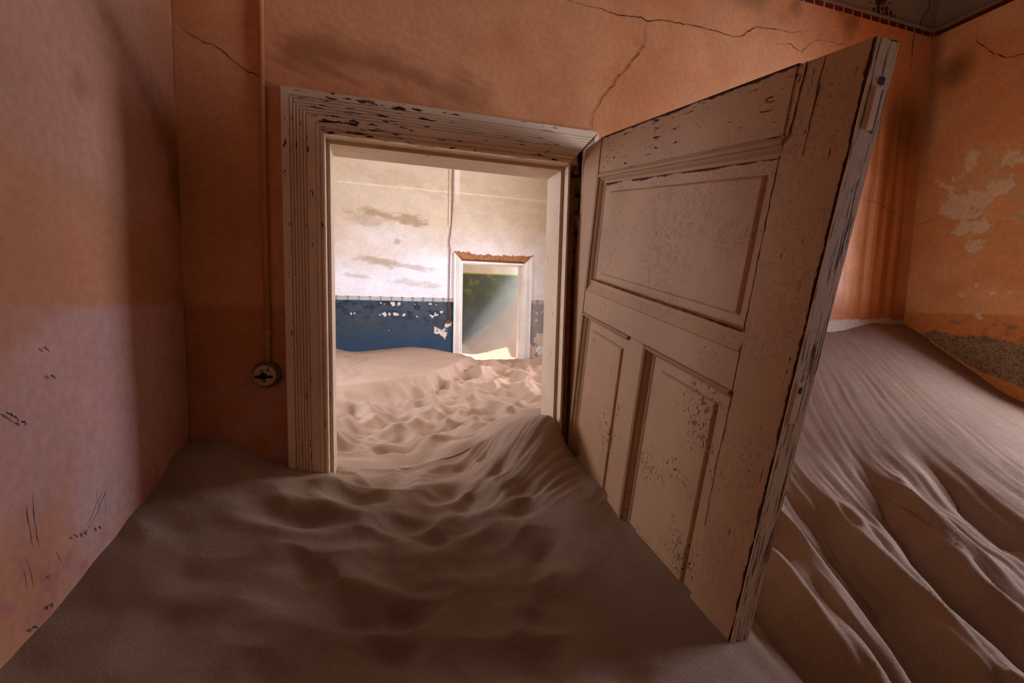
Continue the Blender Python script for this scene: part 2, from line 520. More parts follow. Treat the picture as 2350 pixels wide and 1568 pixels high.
crack_on(wall_back, [(2.462, 1.33), (2.451, 1.318), (2.428, 1.29), (2.425, 1.227), (2.427, 1.153), (2.43, 1.10)], 'y', YW - 0.003, 0.002, seed=5)
crack_on(wall_back, [(2.185, 0.516), (2.286, 0.504), (2.409, 0.463), (2.49, 0.421), (2.552, 0.417)], 'y', YW - 0.003, 0.0012, seed=6)
crack_on(wall_back, [(2.16, 0.86), (2.22, 0.84), (2.27, 0.85)], 'y', YW - 0.003, 0.002, seed=8)
# reveals, back face and the brick nib behind the hinge pocket
V, F = boxes([(XL, YW + 0.02, -1.9, HX0, YW + TH, 1.6), (HX1 + 0.03, YW + 0.02, -1.9, XR, YW + TH, 1.6), (HX0, YW + 0.02, HZ, HX1 + 0.03, YW + TH, 1.6),
              (HX1, YW + 0.002, -1.9, HX1 + 0.03, YW + 0.03, HZ), (HX0, YW + 0.002, HZ, HX1, YW + 0.02, HZ + 0.03)])
V = [(a, b, c + EYE) for a, b, c in V]
mesh_obj('masonry', V, F, M_RAWWALL, wall_back)
rb = random.Random(3)
V, F = boxes([(0.705, 1.752, -1.0, HX1 + 0.03, YW + TH, HZ)])
mesh_obj('mortar_bed', [(a, b, c + EYE) for a, b, c in V], F, M_MORTAR, wall_back)
zc = -0.72
k = 0
while zc < 0.52:
    hh = 0.060
    x0 = 0.727 + rb.uniform(0, 0.004)
    split = 0.762 if k % 2 else 0.80
    for (a, b) in ((x0, split - 0.004), (split + 0.004, 0.828)):
        fy = min(1.742, max(1.632, 1.552 + 0.176 * (0.563 - zc) + 0.022)) + rb.uniform(-0.006, 0.006)
        V, F = boxes([(a, fy, zc, b, 1.765, zc + hh)])
        V = [(p + rb.uniform(-.003, .003), q + rb.uniform(-.004, .004), r + rb.uniform(-.003, .003) + EYE) for p, q, r in V]
        o = mesh_obj('brick', V, F, M_BRICK, wall_back)
        bm = bmesh.new(); bm.from_mesh(o.data)
        bmesh.ops.bevel(bm, geom=bm.edges[:], offset=0.006, segments=1, affect='EDGES')
        bm.to_mesh(o.data); bm.free()
    zc += 0.071
    k += 1
V, F = boxes([(0.728, 1.612, 0.27, 0.752, 1.70, 0.345)])
nb = mesh_obj('nailing_block', [(a, b, c + EYE) for a, b, c in V], F, M_WOODBARE, wall_back)
# stencilled dashes below the cove
bl = []
x = 1.2
while x < 2.55:
    bl.append((x, YW - 0.0035, CORN - 0.022, min(x + 0.044, 2.552), YW, CORN - 0.004))
    x += 0.056
V, F = boxes(bl)
mesh_obj('stencil_border', [(a, b, c + EYE) for a, b, c in V], F, M_DASH, wall_back)

# left wall
ys = np.concatenate([np.linspace(-2.4, 0.3, 10)[:-1], np.linspace(0.3, YW + 0.02, 300)])
zs = np.concatenate([np.linspace(-1.9, -0.8, 5)[:-1], np.linspace(-0.8, 1.34, 430)])
Y, Z = np.meshgrid(ys, zs, indexing='ij')
n1, n2 = fbm(Y * 3, Z * 3, 5, 61), fbm(Y * 22, Z * 22, 4, 71)
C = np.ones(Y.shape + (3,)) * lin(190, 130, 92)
C = mix(C, lin(194, 142, 116), sstep(0.35, 0.65, n1))
low = sstep(-0.02, -0.045, Z)
C = mix(C, lin(194, 148, 136), low * sstep(0.30, 0.55, fbm(Y * 2, Z * 2, 4, 81) + 0.2 * (n2 - 0.5)))
C = mix(C, lin(186, 132, 96), low * sstep(0.55, 0.7, fbm(Y * 3.3 + 3, Z * 4, 5, 91)) * 0.7)
C = mix(C, lin(184, 112, 104), sstep(-0.36, -0.50, Z + 0.1 * (n1 - .5)) * sstep(0.46, 0.62, n2 * 0.5 + n1 * 0.5) * 0.8)
C = mix(C, lin(178, 160, 160), sstep(0.13, 0.0, np.hypot((Y - 1.15) * 0.6, (Z + 0.44)) + 0.1 * (n1 - 0.5)) * 0.5)
d = line_dist(Y, Z, [(1.18, 0.62), (1.30, 0.56), (1.42, 0.50), (1.55, 0.40), (1.6, 0.30)])
C = mix(C, lin(130, 84, 54), sstep(0.10, 0.0, d + 0.16 * (n1 - 0.5) + 0.08 * (n2 - 0.5)) * 0.5)
C = mix(C, lin(150, 90, 48), sstep(0.04, 0.0, np.hypot(Y - 1.13, Z - 0.40) + 0.05 * (n2 - 0.5)) * 0.5)
Xp = XL + 0.004 * (n1 - 0.5) + 0.001 * (n2 - 0.5) - 0.0015 * low
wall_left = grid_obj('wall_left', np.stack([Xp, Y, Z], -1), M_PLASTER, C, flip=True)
tag(wall_left, kind='structure')
V, F = boxes([(XL - 0.25, -2.4, -1.9, XL - 0.02, YW + TH, 1.6)])
mesh_obj('masonry', [(a, b, c + EYE) for a, b, c in V], F, M_RAWWALL, wall_left)
SC = [[(1.14, -0.412), (1.128, -0.43), (1.10, -0.452), (1.057, -0.478)], [(0.925, -0.337), (0.925, -0.375), (0.927, -0.402), (0.93, -0.44)],
      [(1.13, -0.44), (1.126, -0.478)], [(0.90, -0.43), (0.908, -0.47), (0.912, -0.50)], [(1.10, -0.40), (1.104, -0.455)], [(0.97, -0.46), (0.985, -0.50)]]
for i, p in enumerate(SC):
    crack_on(wall_left, p, 'x', XL + 0.0035, 0.0016 if i < 2 else 0.0008, 'scratch', M_SCRATCH, 30 + i)
for i, (a, b) in enumerate([(0.886, -0.191), (0.898, -0.201), (0.912, -0.212), (0.942, -0.497), (0.945, -0.549), (0.904, -0.561), (1.022, -0.463), (1.052, -0.473), (1.10, -0.485), (0.98, -0.10), (0.99, -0.15)]):
    crack_on(wall_left, [(a, b), (a + 0.006, b - 0.004), (a + 0.009, b - 0.010)], 'x', XL + 0.0035, 0.0022, 'scratch', M_SCRATCH, 50 + i, False)

# right wall, with the window that lights the room
WY0, WY1, WZ0, WZ1 = 0.12, 0.90, -0.26, 0.60
ys = np.concatenate([np.array([-2.4, -1.5, WY0, 0.4, WY1]), np.linspace(1.0, YW + 0.02, 180)])
zs = np.concatenate([np.array([-1.9, -1.2, -0.8]), np.linspace(-0.7, WZ0, 70), np.linspace(WZ0, WZ1, 230)[1:], np.linspace(WZ1, CORN + 0.02, 70)[1:]])
Y, Z = np.meshgrid(ys, zs, indexing='ij')
n1, n2, n3 = fbm(Y * 4, Z * 4, 5, 101), fbm(Y * 25, Z * 25, 4, 111), fbm(Y * 70, Z * 70, 3, 121)
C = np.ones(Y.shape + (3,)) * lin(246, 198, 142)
C = mix(C, lin(236, 180, 122), sstep(0.4, 0.65, n1))
C = mix(C, lin(248, 206, 156), sstep(0.4, 0.7, fbm(Y * 3 + 9, Z * 3, 4, 131)) * 0.6)
C = mix(C, lin(230, 158, 88), sstep(-0.005, -0.02, Z + 0.01 * (n2 - 0.5)) * 0.85)
C = mix(C, lin(96, 60, 30), sstep(0.13, 0.02, np.hypot((Y - 1.50), (Z - 1.10) * 0.9) + 0.12 * (n1 - 0.5)) * 0.7)
C = mix(C, lin(120, 70, 30), sstep(1.53, 1.59, Y) * sstep(0.5, 0.9, Z) * 0.6)
cream = lin(248, 236, 200)
peel = np.zeros(Y.shape)
wob = 0.10 * (fbm(Y * 11, Z * 13, 4, 141) - 0.5) + 0.07 * (n2 - 0.5) + 0.045 * (n3 - 0.5)
for P in ([(1.475, 0.473), (1.493, 0.576), (1.479, 0.603), (1.432, 0.543), (1.372, 0.568), (1.281, 0.528), (1.261, 0.47), (1.272, 0.436), (1.328, 0.418), (1.389, 0.419), (1.457, 0.45)],
          [(1.43, 0.69), (1.40, 0.71), (1.375, 0.69), (1.37, 0.60), (1.42, 0.59)], [(1.30, 0.62), (1.25, 0.66), (1.22, 0.62), (1.27, 0.57)], [(1.43, 0.385), (1.33, 0.40), (1.29, 0.375), (1.35, 0.345), (1.42, 0.35)],
          [(1.416, 0.276), (1.394, 0.303), (1.318, 0.314), (1.3, 0.274), (1.327, 0.249), (1.341, 0.231), (1.374, 0.253)]):
    peel = np.maximum(peel, sstep(0.006, -0.004, poly_sdf(Y, Z, P) + 1.15 * wob))
thin = sstep(0.02, -0.05, poly_sdf(Y, Z, [(1.46, 0.72), (1.36, 0.74), (1.22, 0.66), (1.20, 0.52), (1.3, 0.48), (1.46, 0.52)]) + 0.30 * (n2 - 0.5)) * sstep(0.40, 0.52, n3 * 0.4 + n2 * 0.6)
thin = np.maximum(thin, sstep(0.02, -0.03, poly_sdf(Y, Z, [(1.43, 0.39), (1.28, 0.42), (1.28, 0.34), (1.40, 0.33)]) + 0.25 * (n2 - 0.5)) * 0.8)
thin = np.maximum(thin, sstep(0.0, -0.03, poly_sdf(Y, Z, [(1.25, 0.46), (1.14, 0.5), (1.14, 0.36), (1.22, 0.36)]) + 0.3 * (n2 - 0.5)))
for (a, b, r) in ((1.381, 0.071, .012), (1.33, 0.115, .009), (1.27, 0.08, .012), (1.214, 0.081, .007), (1.312, -0.014, .011), (1.387, 0.107, .006), (1.303, -0.03, .008), (1.36, 0.06, .006)):
    peel = np.maximum(peel, sstep(r, r * 0.7, np.hypot(Y - a, Z - b) + 0.02 * (n2 - 0.5)))
C = mix(C, lin(222, 202, 150), thin * 0.9)
C = mix(C, cream, peel * 0.9)
conc = sstep(0.003, -0.003, poly_sdf(Y, Z, [(1.535, -0.118), (1.508, -0.112), (1.466, -0.098), (1.372, -0.108), (1.28, -0.104), (1.179, -0.123), (1.08, -0.148), (1.06, -0.345), (1.163, -0.300), (1.205, -0.285), (1.312, -0.244), (1.379, -0.213), (1.45, -0.17)]) + 0.30 * wob)
C = mix(C, lin(172, 154, 124), conc)
C = mix(C, lin(70, 54, 38), conc * sstep(0.45, 0.65, fbm(Y * 190, Z * 190, 2, 151)) * 0.55)
fl = sstep(0.60, 0.66, n2) * sstep(-0.03, -0.06, Z) * sstep(-0.16, -0.1, Z)
C = mix(C, lin(150, 136, 120), fl * 0.7 * (1 - conc))
Xp = XR - 0.004 * (n1 - 0.5) - 0.0014 * (n2 - 0.5) + 0.004 * conc + 0.0025 * peel + 0.003 * conc * (n3 - 0.5) + 0.0015 * thin * (n3 - .5)
YM, ZM = np.meshgrid((ys[:-1] + ys[1:]) / 2, (zs[:-1] + zs[1:]) / 2, indexing='ij')
keep = ~((YM > WY0) & (YM < WY1) & (ZM > WZ0) & (ZM < WZ1))
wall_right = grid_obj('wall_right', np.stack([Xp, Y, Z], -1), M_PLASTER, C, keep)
tag(wall_right, kind='structure')
crack_on(wall_right, [(1.425, 1.227), (1.426, 1.191), (1.396, 1.152), (1.355, 1.102), (1.317, 1.071), (1.275, 1.058), (1.2, 1.07)], 'x', XR - 0.0035, 0.0017, seed=15)
crack_on(wall_right, [(1.598, 0.418), (1.541, 0.423), (1.489, 0.435)], 'x', XR - 0.0035, 0.0012, seed=16)
V, F = boxes([(XR - 0.004, 1.0, CORN - 0.022, XR, 1.592, CORN - 0.005)])
mesh_obj('stencil_border', [(a, b, c + EYE) for a, b, c in V], F, M_DASH, wall_right)
V, F = boxes([(XR + 0.03, -2.4, -1.9, XR + 0.25, WY0, 1.6), (XR + 0.03, WY1, -1.9, XR + 0.25, YW + TH, 1.6), (XR + 0.03, WY0, -1.9, XR + 0.25, WY1, WZ0), (XR + 0.03, WY0, WZ1, XR + 0.25, WY1, 1.6)])
mesh_obj('masonry', [(a, b, c + EYE) for a, b, c in V], F, M_RAWWALL, wall_right)
portal('window_portal', (XR + 0.2, (WY0 + WY1) / 2, (WZ0 + WZ1) / 2 + EYE), (-1, 0, 0), WY1 - WY0, WZ1 - WZ0)

wall_rear = box_obj('wall_rear', [(XL - 0.1, -2.55, -1.9, XR + 0.25, -2.4, 1.6)], M_RAWWALL)
tag(wall_rear, kind='structure')

# coved ceiling
def cove(name, along, fixed, a0, a1, sgn, parent):
    """quarter cove rising from the wall; along 'x' or 'y'"""
    V, F, r = [], [], 0.26
    n = 12
    for i in range(n + 1):
        w = math.pi / 2 * i / n
        off, z = r * (1 - math.cos(w)) * 0.95, CORN + r * math.sin(w)
        for s, a in ((0, a0), (1, a1)):
            # mitre in the corners
            aa = a + (off if s == 0 else -off)
            V.append((aa, fixed + sgn * off, z + EYE) if along == 'x' else (fixed + sgn * off, aa, z + EYE))
    for i in range(n):
        F.append((2 * i, 2 * i + 1, 2 * i + 3, 2 * i + 2))
    return mesh_obj(name, V, F, M_CEIL, parent, True)
ceiling = box_obj('ceiling', [(XL - 0.1, -2.5, CORN + 0.255, XR + 0.25, YW + 0.1, CORN + 0.40)], M_CEIL)
tag(ceiling, kind='structure')
cove('cove', 'x', YW, XL, XR, -1, ceiling)
cove('cove', 'y', XR, -2.4, YW, -1, ceiling)
cove('cove', 'y', XL, -2.4, YW, 1, ceiling)
V, F = boxes([(XL, YW - 0.012, CORN - 0.002, XR, YW + 0.01, CORN + 0.006), (XR - 0.012, -2.4, CORN - 0.002, XR + 0.01, YW, CORN + 0.006)])
mesh_obj('cove_lip', [(a, b, c + EYE) for a, b, c in V], F, M_CEIL, ceiling)
# cracks and a fallen patch in the cove
def on_cove(x, z):
    w = math.asin(min(1, (z - CORN) / 0.26))
    return (x, YW - 0.26 * (1 - math.cos(w)) * 0.95 - 0.002, z + EYE)
def cove_ribbon(name, pts, w, mat):
    V, F = [], []
    rs = random.Random(5)
    for x, z in pts:
        ww = w * rs.uniform(0.6, 1.2)
        V += [on_cove(x - ww, z), on_cove(x + ww, z)]
    for i in range(len(pts) - 1):
        F.append((2 * i, 2 * i + 1, 2 * i + 3, 2 * i + 2))
    return mesh_obj(name, V, F, mat, ceiling)
cove_ribbon('crack', [(2.452, 1.319), (2.462, 1.35), (2.47, 1.38), (2.485, 1.405), (2.475, 1.425), (2.455, 1.45), (2.43, 1.48)], 0.0028, M_CRACK)
bl = random.Random(9)
V, F = [], []
for i in range(60):
    a, b = bl.gauss(2.20, 0.035), 1.332 + abs(bl.gauss(0.0, 0.055))
    r = bl.uniform(0.003, 0.012) * (0.6 + (b - 1.33) * 5)
    base = len(V)
    for k in range(7):
        w = k * 2 * math.pi / 7
        rr = r * bl.uniform(0.6, 1.3)
        V.append(on_cove(a + rr * math.cos(w), max(1.32, b + 1.3 * rr * math.sin(w))))
    F.append(tuple(range(base, base + 7)))
o = mesh_obj('fallen_patch', V, F, mat_plain('cove_mould', lin(60, 46, 28), 1.0, 0.4, 50, 0.001), ceiling)

# ------------------------------------------------------------------ sand
def rbf(ctrl, x, y, smooth=1e-4):
    c = np.array(ctrl, float)
    def k(r2):
        return 0.5 * r2 * np.log(r2 + 1e-9)
    n = len(c)
    d2 = (c[:, None, 0] - c[None, :, 0]) ** 2 + (c[:, None, 1] - c[None, :, 1]) ** 2
    A = np.zeros((n + 3, n + 3))
    A[:n, :n] = k(d2) + np.eye(n) * smooth
    A[:n, n], A[:n, n + 1], A[:n, n + 2] = 1, c[:, 0], c[:, 1]
    A[n:, :n] = A[:n, n:].T
    w = np.linalg.solve(A, np.concatenate([c[:, 2], [0, 0, 0]]))
    out = w[n] + w[n + 1] * x + w[n + 2] * y
    for i in range(n):
        out = out + w[i] * k((x - c[i, 0]) ** 2 + (y - c[i, 1]) ** 2)
    return out

NEAR = [(XL, y, z) for y, z in ((0.838, -0.576), (0.992, -0.571), (1.14, -0.541), (1.233, -0.527), (1.332, -0.511), (1.423, -0.488), (1.483, -0.465), (1.599, -0.457))]
NEAR += [(x, YW, z) for x, z in ((-0.456, -0.466), (-0.401, -0.496), (-0.327, -0.541), (-0.265, -0.560), (-0.176, -0.583), (-0.145, -0.597))]
NEAR += [(x, YW, z) for x, z in ((2.041, -0.12), (2.138, -0.114), (2.278, -0.088), (2.364, -0.076), (2.486, -0.078), (2.554, -0.075))]
NEAR += [(XR, y, z) for y, z in ((1.528, -0.114), (1.45, -0.17), (1.361, -0.231), (1.278, -0.287), (1.2, -0.34), (1.13, -0.371), (0.9, -0.45), (0.5, -0.52), (0.0, -0.55), (-2.4, -0.6))]
LO = Vector((0.73981, 1.552, 0.56309)); LH = Vector((0.04989439, 0.98359084, 0.17337704)); LV = Vector((0.0058421, 0.17330287, -0.98485125))
for s, t in ((0.0, 1.10), (0.13, 1.155), (0.216, 1.135), (0.29, 1.138), (0.445, 1.13), (0.55, 1.135), (0.64, 1.125), (0.88, 1.10), (0.94, 1.095), (1.066, 1.08)):
    p = LO - LH * s + LV * t
    NEAR.append((p.x, p.y, p.z))
NEAR += [(0.69, 1.62, -0.475), (0.66, 1.70, -0.475), (-0.14, 1.77, -0.64), (0.2, 1.72, -0.665), (0.42, 1.70, -0.60), (0.3, 1.35, -0.675), (0.5, 1.42, -0.60), (0.0, 1.35, -0.645), (-0.3, 1.3, -0.575),
         (-0.15, 1.05, -0.635), (-0.35, 0.9, -0.605), (0.0, 0.7, -0.675), (0.3, 0.55, -0.71), (0.5, 0.85, -0.685), (0.3, 1.0, -0.695), (0.6, 1.2, -0.63), (0.55, 0.55, -0.70), (0.66, 0.95, -0.665),
         (XL, 0.2, -0.60), (0.3, -0.2, -0.74), (0.3, -2.4, -0.75), (XL, -2.4, -0.65), (1.2, -1.0, -0.72),
         (0.79, 0.69, -0.69), (0.85, 1.2, -0.625), (0.85, 1.5, -0.53), (1.1, 1.58, -0.47), (1.5, 1.58, -0.31), (1.9, 1.3, -0.30), (1.5, 1.3, -0.46), (1.2, 1.2, -0.58), (1.3, 0.8, -0.625), (1.0, 0.6, -0.69),
         (1.9, 0.9, -0.47), (1.9, 0.3, -0.60), (1.2, 0.3, -0.71), (2.2, 1.1, -0.36), (2.3, 1.35, -0.22), (1.6, 0.95, -0.55), (0.9, 0.85, -0.675)]

def near_base(x, y):
    return rbf(NEAR, x, y)

def near_height(x, y):
    h = near_base(x, y)
    # ---- trodden hollows along the way through the door (left of the leaf)
    leafx = 0.74 - 0.05 * (1.55 - y)
    mask_l = sstep(0.0, -0.25, x - leafx + 0.06)
    path = sstep(0.62, 0.15, np.abs(x - 0.15 + 0.10 * np.sin(y * 3)))
    wx, wy = x + 0.06 * (fbm(x * 6, y * 6, 3, 201) - 0.5), y + 0.06 * (fbm(x * 6, y * 6, 3, 211) - 0.5)
    c = cells(wx * 4.6 + 0.3, wy * 6.2, 221)
    c2 = cells(wx * 8.5 + 3.3, wy * 10.5 + 1.1, 231)
    cc = cells(wx * 5.2 + 7.1, wy * 6.6 + 2.3, 225)
    h = h - mask_l * (0.3 + 0.7 * path) * 0.026 * np.exp(-(cc / 0.30) ** 2)
    h = h + mask_l * (0.25 + 0.75 * path) * (0.034 * (np.minimum(c, 0.8) ** 2 - 0.25) + 0.014 * (np.minimum(c2, 0.8) ** 2 - 0.25))
    # foot print under the casing and a few deep ones on the way in
    for (fx, fy, rx, ry, dp) in ((-0.06, 1.46, 0.075, 0.055, 0.030), (-0.20, 1.30, 0.10, 0.05, 0.018), (0.08, 1.30, 0.07, 0.05, 0.02), (0.22, 1.5, 0.06, 0.05, 0.018), (0.32, 1.38, 0.06, 0.05, 0.018), (0.05, 1.10, 0.09, 0.06, 0.018), (0.30, 1.14, 0.08, 0.06, 0.018), (-0.12, 1.0, 0.09, 0.06, 0.014)):
        q = ((x - fx) / rx) ** 2 + ((y - fy) / ry) ** 2
        h = h - dp * np.exp(-q) + dp * 0.45 * np.exp(-(np.sqrt(q) - 1.5) ** 2 * 4)
    # ---- blown striations on the drift against the right jamb
    u = x * 0.55 - y * 0.84
    v = x * 0.84 + y * 0.55
    st = fbm(u * 60 + 2, v * 3.0, 4, 241, 0.6) - 0.5
    m = sstep(0.22, 0.5, x) * sstep(1.15, 1.45, y) * sstep(0.80, 0.70, x)
    h = h + m * (0.017 * st)
    # ---- the wind-cut dune right of the leaf: ridges fanning down from the corner
    mr = sstep(0.0, 0.12, x - leafx - 0.03)
    u = x * 0.90 - y * 0.43
    v = x * 0.43 + y * 0.90
    u = u + 0.05 * (fbm(x * 2.5, y * 2.5, 3, 251) - 0.5) + 0.10 * (v - 1.2) * sstep(0.9, 1.5, u)
    zone = sstep(1.28, 1.12, u) * sstep(1.75, 1.35, v) * mr
    per = u / 0.225 + 0.55 * (fbm(u * 4, v * 2.2, 3, 261) - 0.5) * 2
    fr = per - np.floor(per)
    amp = 0.55 + 0.9 * vnoise(np.floor(per) * 1.37, v * 1.2, 271)
    saw = np.where(fr < 0.40, fr / 0.40, (1 - fr) / 0.60)
    saw = saw * saw * (3 - 2 * saw) * 0.5 + saw * 0.5
    h = h + zone * 0.085 * amp * (saw - 0.5)
    p2 = u / 0.085 + 0.9 * fbm(u * 5, v * 2.0, 3, 265)
    f2 = p2 - np.floor(p2)
    h = h + zone * 0.036 * vnoise(np.floor(p2) * 2.1, v * 3, 275) * (np.where(f2 < 0.4, f2 / 0.4, (1 - f2) / 0.6) - 0.5)
    s2 = np.abs(fbm(u * 26, v * 1.3 + u, 3, 281) - 0.5) * 2
    h = h - zone * 0.012 * (1 - s2) ** 3
    fine = fbm(u * 60, v * 2.6, 3, 291) - 0.5
    h = h + mr * (zone * 0.016 + (1 - zone) * 0.004) * fine
    # sweeping wind lines higher on the dune
    upz = (1 - sstep(1.28, 1.10, u)) * mr
    q = u * 15 + 1.2 * fbm(x * 1.5, y * 1.5, 3, 301)
    fr = q - np.floor(q)
    h = h + upz * 0.0065 * sstep(1.7, 1.3, v) * (np.where(fr < 0.8, fr / 0.8, (1 - fr) / 0.2) - 0.5) * sstep(0.35, 0.6, fbm(x * 2, y * 2, 3, 311))
    h = h + upz * 0.012 * (fbm(x * 3, y * 3, 4, 321) - 0.5)
    return h + 0.002 * (fbm(x * 30, y * 30, 3, 331) - 0.5)

def sand_grid(name, xs, ys, hf, keep=None, tint=None, blur=0):
    X, Y = np.meshgrid(xs, ys, indexing='ij')
    Zs = hf(X, Y)
    for _ in range(blur):
        p = np.pad(Zs, 1, mode='edge')
        p = (p[:-2] + 2 * p[1:-1] + p[2:]) / 4
        Zs = (p[:, :-2] + 2 * p[:, 1:-1] + p[:, 2:]) / 4
    C = np.ones(X.shape + (3,)) if tint is None else tint(X, Y, Zs)
    return grid_obj(name, np.stack([X, Y, Zs], -1), M_SAND, C, None if keep is None else keep(X, Y))

def near_shade_tint(X, Y, Zs):
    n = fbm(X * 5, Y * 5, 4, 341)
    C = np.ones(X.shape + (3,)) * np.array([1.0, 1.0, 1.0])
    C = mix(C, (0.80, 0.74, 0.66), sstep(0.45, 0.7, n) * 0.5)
    C = C * (0.60 + 0.40 * sstep(1.15, 1.85, Y + 0.25 * (n - 0.5)) * sstep(0.9, 0.7, X))[..., None]  # dimness of the near room put into the sand colour, fading at the doorway
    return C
xs = np.concatenate([np.linspace(XL - 0.02, XR + 0.02, 520)])
ys = np.concatenate([np.linspace(-2.4, 0.1, 14)[:-1], np.linspace(0.1, YW + TH + 0.05, 305)])
sand_near = sand_grid('sand_drift', xs, ys, lambda x, y: near_height(x, y) - 0.02 * sstep(YW + TH + 0.004, YW + TH + 0.03, y), tint=near_shade_tint)
tag(sand_near, 'sand drift, tinted brown to stand for shade, heaped inside the orange room, around the open door leaf', 'sand', 'stuff')

FAR = [(x, YF, z) for x, z in ((-0.467, -0.661), (-0.311, -0.700), (-0.046, -0.693), (0.227, -0.667), (0.45, -0.651), (0.795, -0.684), (1.032, -0.734), (1.165, -0.753), (2.005, -0.845), (2.183, -0.823), (2.398, -0.8), (2.56, -0.78))]
VAL = [(-1.6, 2.0, -0.74), (-0.14, 1.785, -0.65), (0.2, 1.785, -0.675), (0.42, 1.785, -0.60), (0.66, 1.785, -0.485), (0.8, 1.785, -0.46), (1.6, 1.9, -0.45), (2.56, 1.9, -0.5),
       (0.1, 2.2, -0.735), (0.75, 2.2, -0.62), (1.4, 2.4, -0.60), (-0.3, 2.4, -0.74), (0.3, 2.6, -0.79), (0.9, 2.7, -0.74), (2.4, 2.8, -0.66), (-0.4, 3.2, -0.83), (0.5, 3.4, -0.84), (1.3, 3.4, -0.79),
       (2.4, 3.6, -0.76), (0.3, 4.2, -0.87), (1.2, 4.4, -0.815), (2.4, 4.6, -0.80), (0.8, 5.0, -0.80), (1.7, 5.3, -0.845), (2.4, 5.4, -0.82), (1.2, 5.9, -0.80), (1.6, YF, -0.825), (2.005, YF, -0.845), (2.398, YF, -0.8), (-1.6, 4, -0.8), (0.2, YF, -0.8), (1.6, 6.6, -0.85)]
LEDGE = [(-1.6, 2.3), (-0.45, 2.75), (-0.1, 3.2), (0.15, 3.6), (0.35, 3.95), (0.62, 4.2), (0.9, 4.7), (1.15, 5.25), (1.4, 6.0), (1.5, 6.6)]
def far_height(x, y):
    v = rbf(VAL, x, y)
    top = rbf(FAR + [(-1.6, 4.0, -0.62), (-1.6, YF, -0.62), (0.0, 4.6, -0.675), (0.4, 5.0, -0.668), (0.9, 5.5, -0.70), (-0.4, 3.9, -0.69)], x, y)
    lx = np.array([p[0] for p in LEDGE]); ly = np.array([p[1] for p in LEDGE])
    yl = np.interp(x, lx, ly) + 0.30 * (fbm(x * 3.2, y * 3.2, 4, 401) - 0.5)
    slope = np.where(x < 0.15, 0.62, 0.24) + 0.5 * sstep(0.2, -0.3, x)
    slope = np.interp(x, [-1.6, -0.3, 0.1, 0.3, 0.7, 1.1, 1.5], [1.2, 0.95, 0.5, 0.20, 0.22, 0.4, 0.6])
    t = np.clip((y - yl) / slope + 0.1, 0, 1)
    s = t * t * (3 - 2 * t)
    h = v * (1 - s) + top * s
    # avalanche flutes on the broken face
    face = s * (1 - s) * 4
    flute = np.abs(fbm(x * 16 + 2 * y, y * 2, 3, 411) - 0.5)
    h = h - face * 0.06 * flute
    h = h + sstep(0.75, 0.95, t) * sstep(1.0, 0.95, t) * 0.01
    # trampled hollows
    tr = (1 - s) * sstep(1.6, 2.1, y) * (1 - 0.8 * sstep(5.6, 5.95, y))
    wx, wy = x + 0.10 * (fbm(x * 5, y * 5, 3, 421) - 0.5), y + 0.10 * (fbm(x * 5, y * 5, 3, 431) - 0.5)
    c1 = cells(wx * 4.6, wy * 4.4, 441)
    c2 = cells(wx * 8.0 + 4.4, wy * 7.5 + 7.7, 451)
    h = h + tr * (0.16 * (np.minimum(c1, 0.85) ** 2 - 0.22) + 0.075 * (np.minimum(c2, 0.85) ** 2 - 0.2))
    # a few footprints and slides on the smooth dune top
    c3 = cells(wx * 4.5 + 1.1, wy * 4.0 + 2.2, 461)
    h = h + s * 0.030 * (np.minimum(c3, 0.6) ** 2 - 0.15) * sstep(0.3, 0.9, x) * sstep(6.0, 5.6, y)
    for fx in (-0.28, -0.16):
        q = (x - fx - 0.05 * np.sin(y * 9)) / 0.05
        h = h - 0.025 * np.exp(-q * q) * sstep(6.0, 5.6, y) * sstep(3.6, 4.2, y)
    # blown crest coming in from behind the right jamb
    return h + 0.004 * (fbm(x * 20, y * 20, 3, 471) - 0.5)
def blend_far(x, y):
    w = sstep(1.80, 2.20, y)
    h = far_height(x, y)
    near = near_height(np.clip(x, XL, XR), np.minimum(y, 1.86))
    inside = sstep(-0.3, -0.15, x) * sstep(0.95, 0.75, x)
    return h * w + (1 - w) * (near * inside + h * (1 - inside))
xs = np.concatenate([np.linspace(-1.55, -0.6, 20)[:-1], np.linspace(-0.6, 2.6, 330)])
ys = np.linspace(YW + TH, YF + 0.16, 380)
sand_far = sand_grid('sand_dune', xs, ys, blend_far, blur=3)
tag(sand_far, 'pale trampled sand filling the white and blue room beyond the doorway', 'sand', 'stuff')

def third_height(x, y):
    h = -0.845 + 0 * x
    ridge = np.maximum(0, (x - 1.58 + 0.10 * (y - 8.5) * -0.4)) * 0.70
    h = h + ridge * sstep(6.5, 8.0, y)
    h = h + 0.25 * np.maximum(0, x - 2.05) * sstep(6.5, 6.9, y)
    h = h + 0.10 * sstep(1.95, 1.5, x) * sstep(7.0, 8.3, y) * 0
    h = h + 0.05 * (fbm(x * 2, y * 2, 4, 501) - 0.5) + 0.03 * (cells(x * 3, y * 3, 511) ** 2 - .3) * sstep(7.2, 6.4, y)
    edge = far_height(x, np.full_like(y, YF + 0.16))
    w = sstep(YF + 0.16, YF + 0.45, y)
    return edge * (1 - w) + h * w
sand_third = sand_grid('sand_slope', np.linspace(0.6, 4.1, 160), np.linspace(YF + 0.16, YT - 0.003, 110), third_height)
tag(sand_third, 'sand slope climbing to the right in the dark green end room', 'sand', 'stuff')
floor = box_obj('floor', [(-1.8, -2.6, -2.0, 4.6, YT + 0.2, -1.9)], M_RAWWALL)
tag(floor, kind='structure')

